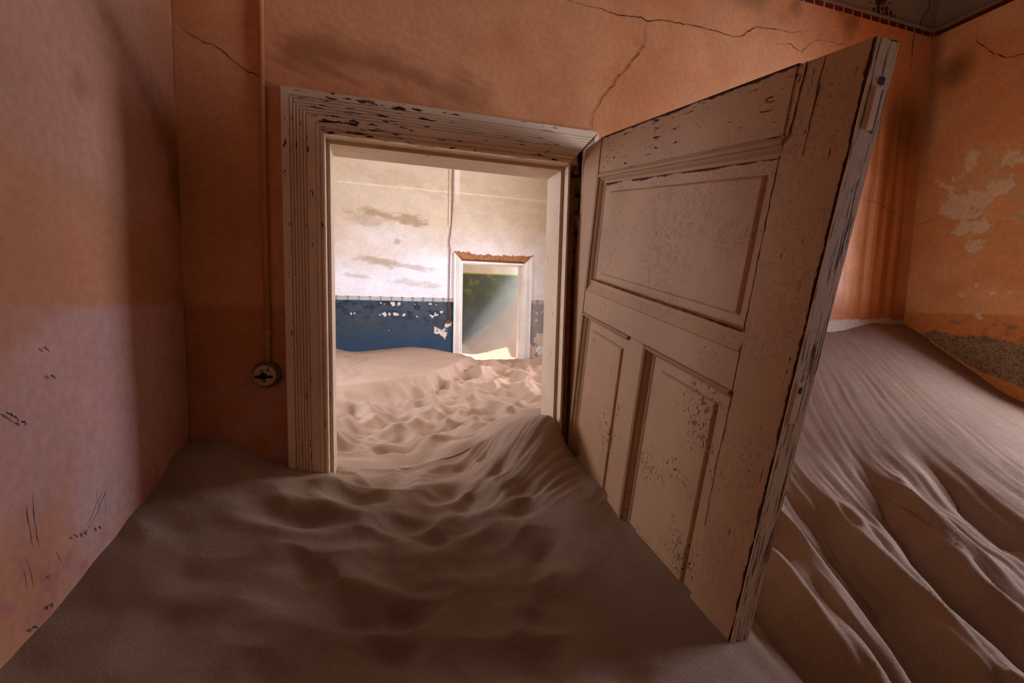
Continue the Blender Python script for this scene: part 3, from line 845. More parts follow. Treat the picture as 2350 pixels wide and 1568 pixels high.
# ------------------------------------------------------------------ door frame of the near doorway
JX0, JX1, JZ = -0.136, 0.686, 0.498          # clear faces of the lining
door_1 = empty('door_1', (0.27, YW, -1.9))
door_1['kind'] = 'structure'
def dpart(name, V, F, mat, parent=door_1, smooth=False):
    o = mesh_obj(name, [(a - 0.27, b - YW, c + 1.9) for a, b, c in V] if parent is door_1 else V, F, mat, parent, smooth)
    return o
# casing profile: distance outward from the inner edge, projection from the wall
prof = [(0.0, 0.004), (0.0, 0.020), (0.004, 0.024), (0.010, 0.024), (0.013, 0.020), (0.016, 0.026), (0.022, 0.029), (0.026, 0.026), (0.028, 0.031), (0.050, 0.031)]
for i in range(5):
    a = 0.052 + i * 0.0092
    prof += [(a, 0.026), (a + 0.0022, 0.0315), (a + 0.0046, 0.033), (a + 0.007, 0.0315), (a + 0.0092, 0.026)]
prof += [(0.100, 0.033), (0.120, 0.032), (0.123, 0.028), (0.123, 0.0)]
CX0, CX1, CZ = -0.146, 0.690, 0.507
def casing_run(kind):
    V, F = [], []
    n = len(prof)
    for w, d in prof:
        if kind == 'left':
            a, b = (CX0 - w, YW - d, -1.2), (CX0 - w, YW - d, CZ + w)
        else:
            a, b = (CX0 - w, YW - d, CZ + w), (CX1 + w * 0.89, YW - d, CZ + w)
        V += [a, b]
    for i in range(n - 1):
        F.append((2 * i, 2 * i + 2, 2 * i + 3, 2 * i + 1))
    F.append(tuple(2 * i for i in range(n))[::-1])
    F.append(tuple(2 * i + 1 for i in range(n)))
    return V, F
dpart('casing', *casing_run('left'), M_CASING)
dpart('casing_head', *casing_run('head'), M_CASING_HEAD)
# rebated lining boards, each of three steps
def lining(name, segs, mat):
    V, F = boxes(segs)
    return dpart(name, V, F, mat)
lining('jamb', [(-0.20, YW - 0.003, -1.2, JX0 - 0.012, YW + 0.045, JZ + 0.014), (-0.20, YW + 0.045, -1.2, JX0, YW + TH, JZ)], M_LINING)
lining('jamb', [(JX1 + 0.012, YW + 0.004, -1.2, JX1 + 0.020, YW + 0.047, JZ + 0.012), (JX1, YW + 0.047, -1.2, 0.706, YW + TH, JZ)], M_LINING)
lining('lining_head', [(-0.20, YW - 0.003, JZ + 0.012, 0.73, YW + 0.045, HZ + 0.01), (-0.20, YW + 0.045, JZ, 0.73, YW + TH, HZ + 0.01)], M_LINING_HEAD)
# bare timber strip left where the hinge-side casing was torn away
rs = random.Random(4)
V, F = [], []
zz = -0.9
prev = None
while zz < 0.50:
    e = 0.7235 + rs.uniform(-0.002, 0.002)
    b = len(V)
    V += [(0.7065, YW - 0.002, zz), (e, YW - 0.002, zz), (e, YW + 0.05, zz), (0.7065, YW + 0.05, zz)]
    if b:
        for i in range(4):
            j = (i + 1) % 4
            F.append((b - 4 + i, b - 4 + j, b + j, b + i))
    zz += 0.05
dpart('torn_strip', V, F, M_WOODBARE)
V, F = [], []
for w, d in prof[10:]:
    for z in (0.33, CZ + w):
        V.append((CX1 + w * 0.89 + 0.002, YW - d, z + (0.02 * math.sin(w * 300) if z == 0.33 else -0.004)))
n = len(prof) - 10
for i in range(n - 1):
    F.append((2 * i, 2 * i + 1, 2 * i + 3, 2 * i + 2))
dpart('casing_fragment', V, F, M_CASING)

# ------------------------------------------------------------------ the leaf, off its upper hinge and sunk askew in the sand
ax, az = -LH, -LV
ax.normalize(); az = (az - ax * az.dot(ax)).normalized(); ay = az.cross(ax)
lm = Matrix.Identity(4)
for k in range(3):
    lm[k][0], lm[k][1], lm[k][2], lm[k][3] = ax[k], ay[k], az[k], LO[k] + (EYE if k == 2 else 0)
leaf = empty('door_leaf', None, lm)
tag(leaf, 'weathered pinkish cream panelled door leaf hanging askew, half buried in sand', 'door')
TL, BOT, LW = 0.043, -1.30, 1.068
def lpart(name, V, F, mat, parent=leaf, bevel=0.0, smooth=False):
    o = mesh_obj(name, V, F, mat, parent, smooth)
    if bevel:
        bm = bmesh.new(); bm.from_mesh(o.data)
        bmesh.ops.bevel(bm, geom=bm.edges[:], offset=bevel, segments=2, affect='EDGES')
        bm.to_mesh(o.data); bm.free()
    return o
V, F = boxes([(0.0, 0, BOT, 0.1385, TL, 0.014)])
V[4] = (V[4][0] + 0.004, V[4][1], V[4][2] - 0.022)
V[7] = (V[7][0] + 0.004, V[7][1], V[7][2] - 0.022)
lpart('hinge_stile', V, F, M_HSTILE, bevel=0.003)
# free stile: front board plus its edge face as a part of its own look
V, F = boxes([(0.9345, 0, BOT, LW - 0.0015, TL, 0.010)])
fs = lpart('lock_stile', V, F, M_STILE, bevel=0.002)
V, F = boxes([(LW - 0.0015, 0.001, BOT, LW + 0.0005, TL, 0.0095)])
V = [(a, b, c + (0.0 if b < 0.02 else -0.004)) for a, b, c in V]
ed = lpart('stile_edge', V, F, M_EDGE, fs)
ed['label'] = 'narrow cream edge of the door with streaks of bare wood'
V, F = boxes([(0.141, 0.0005, -0.1035, 0.932, TL - 0.001, 0.014)])
# top rail with a slightly worn upper edge
lpart('top_rail', V, F, M_TOPRAIL, bevel=0.003)
# lock rail with the weathered ledge above it
prl = [(-0.457, TL - 0.01), (-0.457, 0.012), (-0.463, 0.004), (-0.474, 0.006), (-0.499, -0.004), (-0.503, 0.0005), (-0.583, 0.0005), (-0.583, TL - 0.01)]
V, F = [], []
for z, y in prl:
    V += [(0.141, y, z), (0.932, y, z)]
for i in range(len(prl)):
    j = (i + 1) % len(prl)
    F.append((2 * i, 2 * i + 1, 2 * j + 1, 2 * j))
F.append(tuple(2 * i for i in range(len(prl)))[::-1]); F.append(tuple(2 * i + 1 for i in range(len(prl))))
lpart('lock_rail', V, F, M_RAIL)
V, F = boxes([(0.4975, 0.0005, BOT, 0.5835, TL - 0.001, -0.583)])
lpart('muntin', V, F, M_MUNTIN, bevel=0.002)

def raised_panel(name, x0, x1, z0, z1, fx0, fx1, fz0, fz1, mat):
    """panel board recessed behind the frame with a raised field"""
    yb, yf = 0.0155, 0.0085
    def rect(a, b, c, d, y): return [(a, y, c), (b, y, c), (b, y, d), (a, y, d)]
    loops = [rect(x0, x1, z0, z1, yb), rect(fx0 - .004, fx1 + .004, fz0 - .004, fz1 + .004, yb - .0005), rect(fx0 - .001, fx1 + .001, fz0 - .001, fz1 + .001, yf + .002), rect(fx0 + .002, fx1 - .002, fz0 + .002, fz1 - .002, yf),
             rect(fx0 + .03, fx1 - .03, fz0 + .03, fz1 - .03, yf - 0.0006)]
    V, F = [], []
    for l in loops: V += l
    for k in range(len(loops) - 1):
        for i in range(4):
            j = (i + 1) % 4
            F.append((4 * k + i, 4 * k + j, 4 * k + 4 + j, 4 * k + 4 + i))
    b = 4 * (len(loops) - 1)
    F.append((b, b + 1, b + 2, b + 3))
    n = len(V)
    V += rect(x0, x1, z0, z1, 0.03)
    F.append((n + 3, n + 2, n + 1, n))
    for i in range(4):
        j = (i + 1) % 4
        F.append((i, n + i, n + j, j))
    return lpart(name, V, F, mat)
raised_panel('upper_panel', 0.139, 0.936, -0.458, -0.10, 0.231, 0.892, -0.430, -0.167, M_PANEL)
raised_panel('lower_panel', 0.139, 0.498, BOT, -0.583, 0.225, 0.443, BOT - .01, -0.638, M_LOWPANEL)
raised_panel('lower_panel', 0.583, 0.936, BOT, -0.583, 0.669, 0.883, BOT - .01, -0.635, M_LOWPANEL)
# mouldings: profile of (inset, y)
MP = [(0.0, 0.0), (0.002, -0.006), (0.010, -0.009), (0.018, -0.006), (0.022, 0.000), (0.025, 0.001), (0.029, 0.004), (0.036, 0.0105), (0.042, 0.0125), (0.046, 0.0150)]
def mould(name, p0, p1, inward, m0, m1, scale=1.0, mat=None):
    """strip from p0 to p1 (x,z); inward = unit (x,z); m0,m1 = 1 where the end is mitred inwards"""
    V, F = [], []
    dx, dz = p1[0] - p0[0], p1[1] - p0[1]
    L = math.hypot(dx, dz); dx /= L; dz /= L
    for w, y in MP:
        ww = w * scale
        V.append((p0[0] + inward[0] * ww + dx * ww * m0, y + 0.0005, p0[1] + inward[1] * ww + dz * ww * m0))
        V.append((p1[0] + inward[0] * ww - dx * ww * m1, y + 0.0005, p1[1] + inward[1] * ww - dz * ww * m1))
    for i in range(len(MP) - 1):
        F.append((2 * i, 2 * i + 1, 2 * i + 3, 2 * i + 2))
    n = len(V)
    V += [(V[0][0], 0.02, V[0][2]), (V[1][0], 0.02, V[1][2])]
    F.append(tuple(2 * i for i in range(len(MP))) + (n,))
    F.append(tuple(2 * i + 1 for i in range(len(MP)))[::-1] + (n + 1,))
    return lpart(name, V, F, mat or M_MOULD)
mould('moulding', (0.139, -0.1035), (0.944, -0.1035), (0, -1), 1, 0.7, 0.70)
mould('moulding', (0.139, -0.1035), (0.139, -0.500), (1, 0), 0.7, 0.0, 1.0)
mould('moulding', (0.139, -0.583), (0.497, -0.583), (0, -1), 1, 0.0, 0.5)
mould('moulding', (0.139, -0.583), (0.139, BOT), (1, 0), 0.5, 0, 1.0)
mould('moulding', (0.583, -0.583), (0.934, -0.583), (0, -1), 1, 0.3, 0.5)
mould('moulding', (0.583, -0.583), (0.583, BOT), (1, 0), 0.5, 0, 0.95)
# joints that have opened up: dark gaps along the lock stile
def gap(pts, w, seed):
    rs = random.Random(seed)
    V, F = [], []
    P = []
    for (a, b), (c, d) in zip(pts[:-1], pts[1:]):
        n = max(2, int(math.hypot(c - a, d - b) / 0.012))
        P += [(a + (c - a) * i / n + rs.uniform(-.0012, .0012), b + (d - b) * i / n) for i in range(n)]
    P.append(pts[-1])
    for i, (a, b) in enumerate(P):
        q, p = P[min(i + 1, len(P) - 1)], P[max(i - 1, 0)]
        L = math.hypot(q[0] - p[0], q[1] - p[1]) or 1
        ww = w * rs.uniform(0.4, 1.3)
        nx, nz = -(q[1] - p[1]) / L, (q[0] - p[0]) / L
        V += [(a + nx * ww, -0.0006, b + nz * ww), (a - nx * ww, -0.0006, b - nz * ww)]
    for i in range(len(P) - 1):
        F.append((2 * i, 2 * i + 1, 2 * i + 3, 2 * i + 2))
    return lpart('open_joint', V, F, M_CRACK)
gap([(0.951, 0.010), (0.949, -0.03), (0.945, -0.103)], 0.0022, 1)
gap([(0.985, 0.008), (0.984, -0.06), (0.983, -0.14)], 0.0014, 2)
gap([(0.9335, -0.135), (0.9320, -0.30), (0.9335, -0.458)], 0.0016, 3)
gap([(0.938, -0.585), (0.934, -0.75), (0.936, -0.9)], 0.0013, 4)
gap([(0.19, -0.4560), (0.5, -0.4585), (0.75, -0.457), (0.93, -0.4590)], 0.0022, 6)
gap([(0.137, 0.012), (0.138, -0.103)], 0.0012, 5)
# flush-bolt slot and lock plate in the free edge
def edge_box(name, y0, y1, z0, z1, x0, x1, mat, parent=ed):
    V, F = boxes([(x0, y0, z0, x1, y1, z1)])
    return lpart(name, V, F, mat, parent)
edge_box('bolt_hole', 0.021, 0.032, -0.050, -0.040, LW + 0.0004, LW + 0.0012, M_IRON)
edge_box('bolt_plate', 0.019, 0.030, -0.112, -0.053, LW + 0.0004, LW + 0.0022, M_CASING)
edge_box('bolt_slot', 0.030, 0.0335, -0.116, -0.056, LW + 0.0004, LW + 0.0012, M_IRON)
edge_box('lock_plate', 0.010, 0.024, -0.592, -0.516, LW + 0.0004, LW + 0.0020, M_CASING)
edge_box('latch_hole', 0.014, 0.020, -0.536, -0.524, LW + 0.0020, LW + 0.0026, M_IRON)
edge_box('lock_slot', 0.0245, 0.0265, -0.592, -0.516, LW + 0.0004, LW + 0.0012, M_IRON)

# ------------------------------------------------------------------ conduit and rotary switch by the frame
pr = 0.0085
cp = empty('conduit_pipe', (-0.322, YW - 0.012, 0.6))
tag(cp, 'thin orange painted conduit pipe running down the wall to the switch', 'pipe')
def cpart(name, pts, r, mat, parent=cp):
    V, F = tube_mesh(pts, r, 14)
    return mesh_obj(name, [(a + 0.322, b - YW + 0.012, c - 0.6) for a, b, c in V], F, mat, parent, True)
yy = YW - 0.011
cpart('tube', [(-0.3165, yy, 1.4), (-0.318, yy, 0.9), (-0.3205, yy, 0.58), (-0.322, yy, 0.2), (-0.323, yy, -0.125)], pr, M_PIPE)
cpart('tube_end', [(-0.323, yy, -0.122), (-0.3245, yy, -0.219)], pr * 0.95, M_PIPECHIP)
for z in (0.563, -0.122):
    cpart('collar', [(-0.3215, yy, z - 0.011), (-0.3215, yy, z + 0.011)], pr * 1.18, M_PIPE)
sw = empty('light_switch', (-0.327, YW, -0.254))
tag(sw, 'round rotary light switch with worn cream cover at the conduit end', 'switch')
V, F = lathe([(0.020, -0.026), (0.0385, -0.024), (0.0415, -0.018), (0.042, -0.008), (0.040, 0.0), (0.0395, 0.003)])
mesh_obj('base', V, F, M_BASE, sw, True)
V, F = lathe([(0.004, -0.037), (0.020, -0.0365), (0.0295, -0.034), (0.033, -0.029), (0.0335, -0.022)])
V = [(a - 0.005, b, c - 0.002) for a, b, c in V]
mesh_obj('cover', V, F, M_PORC, sw, True)
V, F = lathe([(0.002, -0.047), (0.0075, -0.0465), (0.010, -0.043), (0.0115, -0.036)], 24)
V = [(a - 0.006, b, c - 0.002) for a, b, c in V]
hub = mesh_obj('knob', V, F, M_IRON, sw, True)
V, F = boxes([(-0.028, -0.046, -0.0065, 0.022, -0.040, 0.0005)])
mesh_obj('lever', V, F, M_IRON, hub)
for a, b in ((-0.009, 0.0145), (-0.003, -0.0185), (-0.026, -0.003), (0.018, -0.006)):
    V, F = lathe([(0.0015, -0.0385), (0.0033, -0.038), (0.0035, -0.033)], 14)
    mesh_obj('screw', [(p + a, q, r + b) for p, q, r in V], F, M_IRON, sw, True)

# ------------------------------------------------------------------ far room
xs = np.concatenate([np.linspace(-1.6, -0.55, 12)[:-1], np.linspace(-0.55, 2.62, 620)])
zs = np.concatenate([np.linspace(-1.9, -0.88, 5)[:-1], np.linspace(-0.88, -0.75, 14)[:-1], np.linspace(-0.75, 0.02, 210)[:-1], np.linspace(0.02, 2.1, 230)])
X, Z = np.meshgrid(xs, zs, indexing='ij')
FX0, FX1, FZ = 1.10, 2.08, 0.55
n1, n2, n3 = fbm(X * 1.6, Z * 2.4, 5, 601), fbm(X * 7, Z * 7, 5, 611), fbm(X * 28, Z * 28, 3, 621)
white = lin(236, 231, 228)
C = np.ones(X.shape + (3,)) * white
tan = lin(206, 184, 150)
C = mix(C, tan, sstep(0.22, 1.15, Z + 0.7 * (n1 - 0.5) + 0.10 * (n2 - 0.5)) * 0.95)
C = mix(C, lin(216, 190, 164), sstep(0.9, 0.2, Z) * sstep(0.2, 0.7, Z) * sstep(0.4, 0.6, n1) * 0.5)
def smear(x0, z0, rx, rz, amt, seed, c=lin(160, 132, 98)):
    global C
    q = np.hypot((X - x0) / rx, (Z - z0 + 0.10 * (X - x0)) / rz)
    nn = fbm(X * 5, Z * 12, 6, seed, 0.62)
    C = mix(C, c, sstep(1.0, 0.35, q + 1.6 * (nn - 0.5)) * amt)
smear(0.02, 1.07, 0.34, 0.08, 0.75, 631); smear(0.46, 0.99, 0.32, 0.10, 0.8, 641); smear(-0.16, 0.98, 0.3, 0.12, 0.45, 651)
smear(0.05, 0.46, 0.30, 0.08, 0.65, 661); smear(0.55, 0.39, 0.35, 0.06, 0.45, 671); smear(-0.2, 0.26, 0.28, 0.05, 0.35, 681); smear(0.55, 0.18, 0.34, 0.06, 0.35, 691)
smear(0.28, 0.72, 0.06, 0.05, 0.6, 701); smear(0.3, 1.5, 0.7, 0.16, 0.25, 711); smear(1.6, 1.3, 0.9, 0.3, 0.2, 721)
pale = np.exp(-((Z - 1.40 + 0.004 * (X - 0.8)) / 0.010) ** 2)
C = mix(C, lin(236, 220, 190), pale * 0.6)
C = mix(C, lin(240, 226, 206), sstep(0.05, 0.02, np.abs(X - 1.06)) * sstep(1.2, 1.5, Z) * 0.6)
# stencilled band and blue dado
band = sstep(-0.045, -0.040, Z) * sstep(0.010, 0.005, Z)
C = mix(C, lin(176, 178, 166), band * 0.9)
dado = sstep(-0.040, -0.045, Z + 0.004 * (n2 - 0.5))
blue = lin(66, 74, 82)
Cb = np.ones(X.shape + (3,)) * blue
Cb = mix(Cb, lin(78, 84, 92), sstep(0.45, 0.62, n2) * sstep(-0.55, -0.1, Z) * 0.75)
Cb = mix(Cb, lin(36, 50, 62), sstep(0.5, 0.66, fbm(X * 11, Z * 15, 4, 731)) * sstep(-0.5, -0.1, Z) * 0.8)
Cb = mix(Cb, lin(50, 72, 92), sstep(-0.35, -0.6, Z) * 0.8)
Cb = mix(Cb, lin(166, 160, 156), sstep(1.9, 2.1, X) * 0.85)
C = C * (1 - dado[..., None]) + Cb * dado[..., None]
chip = np.zeros(X.shape)
rs = np.random.RandomState(12)
for (a, b, r) in ((0.10, -0.075, .03), (0.24, -0.08, .028), (0.31, -0.082, .02), (0.52, -0.085, .02), (0.58, -0.085, .035), (0.36, -0.135, .03), (0.13, -0.215, .03), (0.19, -0.215, .035), (0.28, -0.22, .04), (0.37, -0.225, .035), (-0.28, -0.215, .02), (-0.23, -0.215, .02), (0.07, -0.225, .018), (0.80, -0.085, .02), (0.72, -0.08, .018),
                  (0.74, -0.23, .035), (0.79, -0.225, .05), (0.88, -0.18, .03), (0.90, -0.52, .03), (0.55, -0.23, .015), (-0.15, -0.5, .012), (0.18, -0.43, .012)):
    chip = np.maximum(chip, sstep(r * 0.55, r * 0.40, np.hypot(X - a, (Z - b) * 1.1) + 0.07 * (n3 - 0.5) + 0.03 * (n2 - .5)))
chip = np.maximum(chip, sstep(0.01, -0.02, poly_sdf(X, Z, [(0.93, -0.34), (0.94, -0.56), (0.90, -0.57), (0.82, -0.46), (0.76, -0.36), (0.78, -0.35), (0.86, -0.42)]) + 0.22 * (n2 - 0.5) + 0.12 * (n3 - 0.5) + 0.01))
chip = np.maximum(chip, sstep(0.40, 0.43, n2 + 0.12 * (n3 - .5) - 0.10 * sstep(2.24, 2.14, X)) * sstep(2.10, 2.16, X + 0.1 * (n2 - .5)) * sstep(-0.10, -0.2, Z) )
C = mix(C, lin(224, 206, 182), chip * dado * 0.95)
Yp = YF + 0.010 * (n1 - 0.5) + 0.002 * (n2 - 0.5) + 0.004 * chip * dado
XM, ZM = np.meshgrid((xs[:-1] + xs[1:]) / 2, (zs[:-1] + zs[1:]) / 2, indexing='ij')
keep = ~((XM > FX0) & (XM < FX1) & (ZM < FZ))
wall_far = grid_obj('wall_far', np.stack([X, Yp, Z], -1), M_PLASTER, C, keep)
tag(wall_far, kind='structure')
# red stencil marks
bl = []
x = -0.45
while x < 2.5:
    if not (0.95 < x < 2.2):
        bl += [(x - 0.022, YF - 0.008, -0.001, x + 0.022, YF, 0.008), (x - 0.010, YF - 0.008, -0.040, x + 0.010, YF, -0.030), (x - 0.004, YF - 0.008, -0.026, x + 0.004, YF, -0.006)]
    x += 0.134
V, F = boxes(bl)
mesh_obj('stencil_border', [(a, b, c + EYE) for a, b, c in V], F, mat_plain('stencil_faded', lin(150, 92, 74), 0.95, 0.3, 40, 0.0), wall_far)
V, F = boxes([(-1.6, YF + 0.02, -1.9, FX0 - 0.02, YF + 0.16, 2.1), (FX1 + 0.02, YF + 0.02, -1.9, 2.75, YF + 0.16, 2.1), (FX0 - 0.02, YF + 0.02, FZ + 0.02, FX1 + 0.02, YF + 0.16, 2.1)])
mesh_obj('masonry', [(a, b, c + EYE) for a, b, c in V], F, M_WHITEWALL, wall_far)

# other walls of the far room, windows left open to the sky
def wall_x(name, x0, x1, y0, y1, ztop, holes, mat):
    cuts = sorted(holes)
    B, y = [], y0
    for a, b, c, d in cuts:
        B += [(x0, y, -1.9, x1, a, ztop), (x0, a, -1.9, x1, b, c), (x0, a, d, x1, b, ztop)]
        y = b
    B.append((x0, y, -1.9, x1, y1, ztop))
    return tag(box_obj(name, B, mat), kind='structure')
wall_x('wall_far_right', 2.6, 2.85, YW + TH, YF + 0.02, 2.1, [(3.50, 4.62, -0.45, 1.30)], M_WHITEWALL)
portal('far_window_portal', (2.8, 4.06, 0.425 + EYE), (-1, 0, 0), 1.12, 1.75)
wall_x('wall_far_left', -1.75, -1.55, YW + TH, YF + 0.02, 2.1, [(3.2, 4.2, -0.1, 0.9)], M_WHITEWALL)
portal('left_window_portal', (-1.7, 3.7, 0.40 + EYE), (1, 0, 0), 1.0, 1.0)
tag(box_obj('wall_far_near', [(-1.75, YW + TH, -1.9, XL, YW + TH + 0.06, 2.1), (XR, YW + TH, -1.9, 2.7, YW + TH + 0.06, 2.1), (XL, YW + TH, 1.45, XR, YW + TH + 0.06, 2.1),
                              (HX1 + 0.03, YW + TH, -1.9, XR, YW + TH + 0.03, 1.6), (XL, YW + TH, -1.9, -0.22, YW + TH + 0.03, 1.6), (-0.22, YW + TH, 0.6, HX1 + 0.03, YW + TH + 0.03, 1.6)], M_WHITEWALL), kind='structure')
tag(box_obj('ceiling_far', [(-1.8, YW + 0.1, 2.1, 2.9, YF + 0.2, 2.25)], M_WHITEWALL), kind='structure')

# far door frame
door_2 = empty('door_2', (1.58, YF, -1.9))
door_2['kind'] = 'structure'
def fpart(name, V, F, mat, smooth=False):
    return mesh_obj(name, [(a - 1.58, b - YF, c + 1.9) for a, b, c in V], F, mat, door_2, smooth)
def far_casing(side):
    V, F = [], []
    P = [(0.0, 0.0), (0.0, 0.026), (0.014, 0.030), (0.020, 0.022), (0.026, 0.032), (0.045, 0.032)]
    for i in range(3):
        a = 0.048 + i * 0.013
        P += [(a, 0.025), (a + 0.004, 0.033), (a + 0.009, 0.033), (a + 0.013, 0.025)]
    P += [(0.092, 0.033), (0.118, 0.033), (0.118, 0.0)]
    for w, d in P:
        x = 1.146 - w if side == 'l' else 2.010 + w
        for z in (-1.3, 0.500 + w * 0.95):
            V.append((x, YF - d, z))
    n = len(P)
    for i in range(n - 1):
        F.append((2 * i, 2 * i + 1, 2 * i + 3, 2 * i + 2))
    F.append(tuple(2 * i + 1 for i in range(n)))
    return V, F
fpart('casing', *far_casing('l'), M_FARPAINT)
fpart('casing', *far_casing('r'), M_FARPAINT)
V, F = boxes([(1.10, YF + 0.0, -1.3, 1.146, YF + 0.16, 0.50), (1.10, YF + 0.05, -1.3, 1.150, YF + 0.16, 0.50)])
fpart('jamb', V, F, M_FARPAINT)
V, F = boxes([(1.998, YF + 0.0, -1.3, 2.06, YF + 0.05, 0.50), (1.985, YF + 0.05, -1.3, 2.06, YF + 0.16, 0.50)])
fpart('jamb', V, F, M_FARPAINT)
V, F = boxes([(1.10, YF - 0.012, 0.487, 2.06, YF + 0.05, 0.525), (1.10, YF + 0.05, 0.478, 2.06, YF + 0.16, 0.53)])
fpart('lining_head', V, F, M_FARPAINT)
# broken strip above where the head casing fell off
rs = random.Random(21)
V, F = [], []
N = 34
for i in range(N + 1):
    t = i / N
    x = 1.028 + t * (2.150 - 1.028)
    lo = 0.515
    e = min(t, 1 - t) * (2.150 - 1.028)
    lo = max(0.515, 0.628 - e * 1.05) if e < 0.11 else 0.515
    hi = 0.610 + rs.uniform(-0.012, 0.016) + (0.02 if t < 0.2 else 0)
    hi = max(hi, lo + 0.012)
    V += [(x, YF - 0.006 - rs.uniform(0, .004), lo), (x, YF - 0.012 + rs.uniform(-.006, .006), (lo + hi) / 2), (x, YF - 0.006, hi), (x, YF + 0.02, hi)]
for i in range(N):
    for k in range(3):
        F.append((4 * i + k, 4 * i + 4 + k, 4 * i + 5 + k, 4 * i + 1 + k))
fpart('torn_plaster', V, F, M_FARRAW)
V, F = boxes([(1.128, YF - 0.02, 0.513, 2.02, YF + 0.01, 0.538)])
fpart('head_batten', V, F, M_WOODBARE)

# wiring chase beside the far door
V, F = tube_mesh([(1.003, YF - 0.014, 2.1), (1.003, YF - 0.014, 1.744), (1.001, YF - 0.014, 1.30), (0.985, YF - 0.014, 1.0), (0.974, YF - 0.014, 0.86), (0.955, YF - 0.014, 0.74), (0.972, YF - 0.014, 0.66), (0.966, YF - 0.014, 0.55), (0.962, YF - 0.014, 0.0), (0.966, YF - 0.014, -0.27)], 0.0055, 8)
cb = mesh_obj('electric_cable', V, F, M_CABLE, None, True)
tag(cb, 'thin brown electric cable hanging down the white wall to the far door', 'cable')
V, F = boxes([(0.950, YF - 0.012, 0.95, 0.976, YF + 0.01, 2.1)])
ch = mesh_obj('cable_batten', V, F, mat_paint('batten_paint', lin(214, 190, 156), lin(110, 80, 50), 0.5, 'z'), None)
tag(ch, 'narrow pale cable batten on the white wall above the blue dado', 'batten')
V, F = boxes([(0.93, YF - 0.03, -0.33, 0.985, YF + 0.01, -0.29)])
V = [(a, b, c + rs.uniform(-.006, .006)) for a, b, c in V]
so = mesh_obj('socket_block', V, F, M_WOODBARE)
tag(so, 'small broken wooden switch block on the blue dado left of the far door', 'block')
# enamel plate leaning on the far wall
V, F = [], []
outl = [(0.0, 0.03), (0.0, 0.0), (0.012, -0.018)] + [(0.012 + 0.30 * t, -0.018) for t in (0.5, 1.0)] + [(0.33, 0.0), (0.33, 0.10), (0.312, 0.125), (0.012, 0.125), (-0.004, 0.105), (-0.004, 0.092), (-0.012, 0.090), (-0.024, 0.083), (-0.031, 0.072), (-0.033, 0.058), (-0.031, 0.045), (-0.024, 0.034), (-0.012, 0.028)]
for y in (0.0, -0.05):
    s = 1 if y == 0 else 0.93
    V += [((a - 0.15) * s + 0.15, y, (b - 0.055) * s + 0.055) for a, b in outl]
n = len(outl)
F.append(tuple(range(n, 2 * n))); F.append(tuple(range(n))[::-1])
for i in range(n):
    j = (i + 1) % n
    F.append((i, j, n + j, n + i))
pl = empty('enamel_basin', (2.25, YF - 0.02, -0.765))
tag(pl, 'white enamel basin with a pierced lug standing against the far wall', 'basin')
bo = mesh_obj('body', V, F, M_ENAMEL, pl)
V, F = lathe([(0.002, -0.0525), (0.006, -0.052)], 14)
mesh_obj('lug_hole', [(a - 0.008, b, c + 0.057) for a, b, c in V], F, M_IRON, pl)

# ------------------------------------------------------------------ end room
xs = np.linspace(0.6, 4.2, 300)
zs = np.concatenate([np.linspace(-1.9, -1.0, 5)[:-1], np.linspace(-1.0, 1.6, 230)])
X, Z = np.meshgrid(xs, zs, indexing='ij')
n1, n2 = fbm(X * 1.6, Z * 1.6, 5, 801), fbm(X * 9, Z * 9, 4, 811)
C = np.ones(X.shape + (3,)) * lin(112, 116, 80)
C = mix(C, lin(88, 94, 74), sstep(0.4, 0.6, n1))
C = mix(C, lin(104, 110, 112), sstep(0.1, -0.5, Z + 0.5 * (n1 - 0.5)) * 0.8)
C = mix(C, lin(130, 124, 66), sstep(0.60, 0.68, n2) * sstep(-0.1, 0.2, Z) * 0.6)
C = mix(C, lin(178, 170, 92), sstep(0.476, 0.484, Z + 0.012 * (n2 - 0.5)))
C = mix(C, lin(214, 196, 168), sstep(0.500, 0.507, Z))
wall_end = grid_obj('wall_end', np.stack([X, YT + 0.004 * (n1 - .5), Z], -1), M_PLASTER, C)
tag(wall_end, kind='structure')
tag(box_obj('wall_end_right', [(4.1, YF, -1.9, 4.3, YT + 0.2, 1.6)], M_WHITEWALL), kind='structure')
tag(box_obj('wall_end_left', [(0.4, YF + 0.16, -1.9, 0.6, YT + 0.2, 1.6)], M_WHITEWALL), kind='structure')
tag(box_obj('wall_end_near', [(2.7, YF + 0.02, -1.9, 4.3, YF + 0.16, 1.6)], M_WHITEWALL), kind='structure')
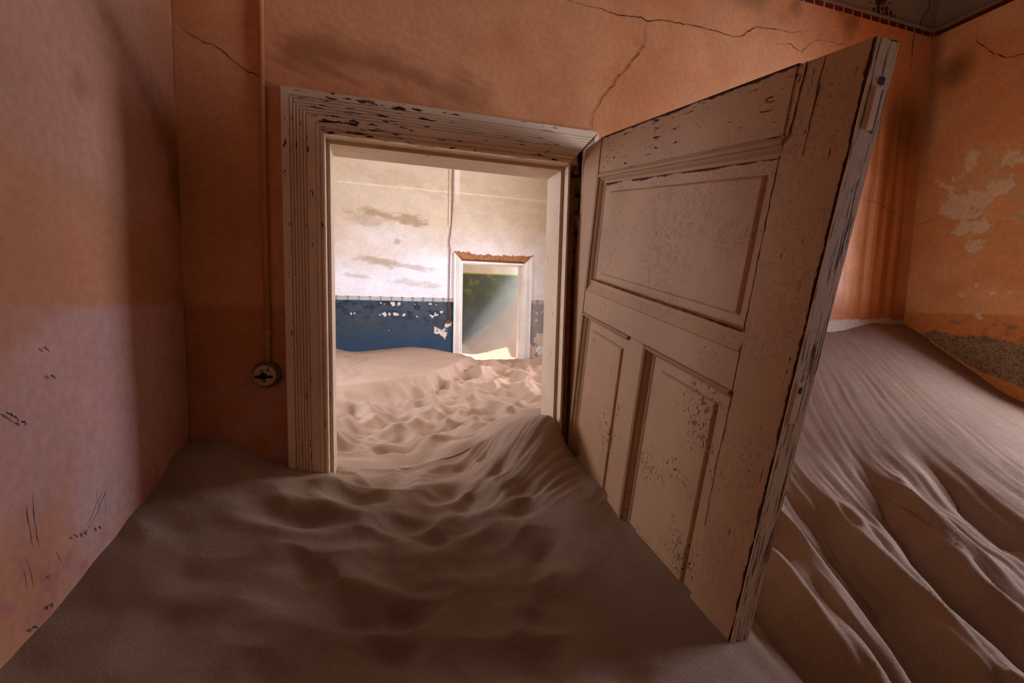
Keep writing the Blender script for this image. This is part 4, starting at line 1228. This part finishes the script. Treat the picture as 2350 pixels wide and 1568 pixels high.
# unseen roof slabs, with a gap added to let the sun shaft in
tag(box_obj('ceiling_end', [(0.4, YF + 0.1, 1.6, 3.2, YT + 0.2, 1.75), (3.2, YF + 0.1, 1.6, 4.3, 6.7, 1.75), (3.2, 8.2, 1.6, 4.3, YT + 0.2, 1.75)], M_WHITEWALL), kind='structure')
portal('roof_portal', (3.65, 7.45, 1.7 + EYE), (0, 0, -1), 0.9, 1.5)
tag(box_obj('sun_blocker', [(2.85, 2.4, 1.42, 4.75, 6.0, 1.52)], M_WHITEWALL), kind='structure')  # unseen slab added outside to keep direct sun out of the far window
t = NT('dust_haze')
t.t.nodes.remove(t.b)
vol = t.n('ShaderNodeVolumeScatter')
vol.inputs['Color'].default_value = (0.95, 0.95, 1.0, 1)
vol.inputs['Density'].default_value = 0.17
vol.inputs['Anisotropy'].default_value = 0.2
t.t.links.new(vol.outputs[0], t.out.inputs['Volume'])
# a slanting prism of dust below the roof gap, along the sun's path
hv = []
for dz in (1.58, -0.86):
    k = (1.58 - dz) / 0.72
    hv += [(a - 0.62 * k, b - 0.36 * k, dz) for a, b in ((3.05, 6.6), (4.09, 6.6), (4.09, 8.3), (3.05, 8.3))]
hz = mesh_obj('dust_haze', hv, [(0, 1, 2, 3), (7, 6, 5, 4), (0, 4, 5, 1), (1, 5, 6, 2), (2, 6, 7, 3), (3, 7, 4, 0)], t.m)
bm = bmesh.new(); bm.from_mesh(hz.data)
for co, no in (((0, YF + 0.19, 0), (0, -1, 0)), ((0.62, 0, 0), (-1, 0, 0))):
    r = bmesh.ops.bisect_plane(bm, geom=bm.verts[:] + bm.edges[:] + bm.faces[:], plane_co=co, plane_no=no, clear_outer=True)
    bmesh.ops.holes_fill(bm, edges=[e for e in bm.edges if e.is_boundary])
bmesh.ops.recalc_face_normals(bm, faces=bm.faces[:])
bm.to_mesh(hz.data); bm.free()
tag(hz, 'slanting shaft of sunlit dust in the dark green end room', 'haze', 'stuff')

# ------------------------------------------------------------------ small litter on the sand
def on_sand(x, y):
    return float(near_height(np.array([[x]]), np.array([[y]]))[0, 0])
for i, (x, y, a, L, lab) in enumerate(((1.392, 0.973, -0.15, 0.028, 'short dry straw on the lilac ridges right of the door'), (0.02, 0.736, 0.1, 0.03, 'small dry twig on the dark sand in the foreground'))):
    z = on_sand(x, y) + 0.003
    dx, dy = math.cos(a) * L / 2, math.sin(a) * L / 2
    V, F = tube_mesh([(x - dx, y - dy, on_sand(x - dx, y - dy) + 0.002), (x, y, z + 0.002), (x + dx, y + dy, on_sand(x + dx, y + dy) + 0.003)], 0.0012, 6)
    tag(mesh_obj('twig', V, F, M_STRAW), lab, 'twig')
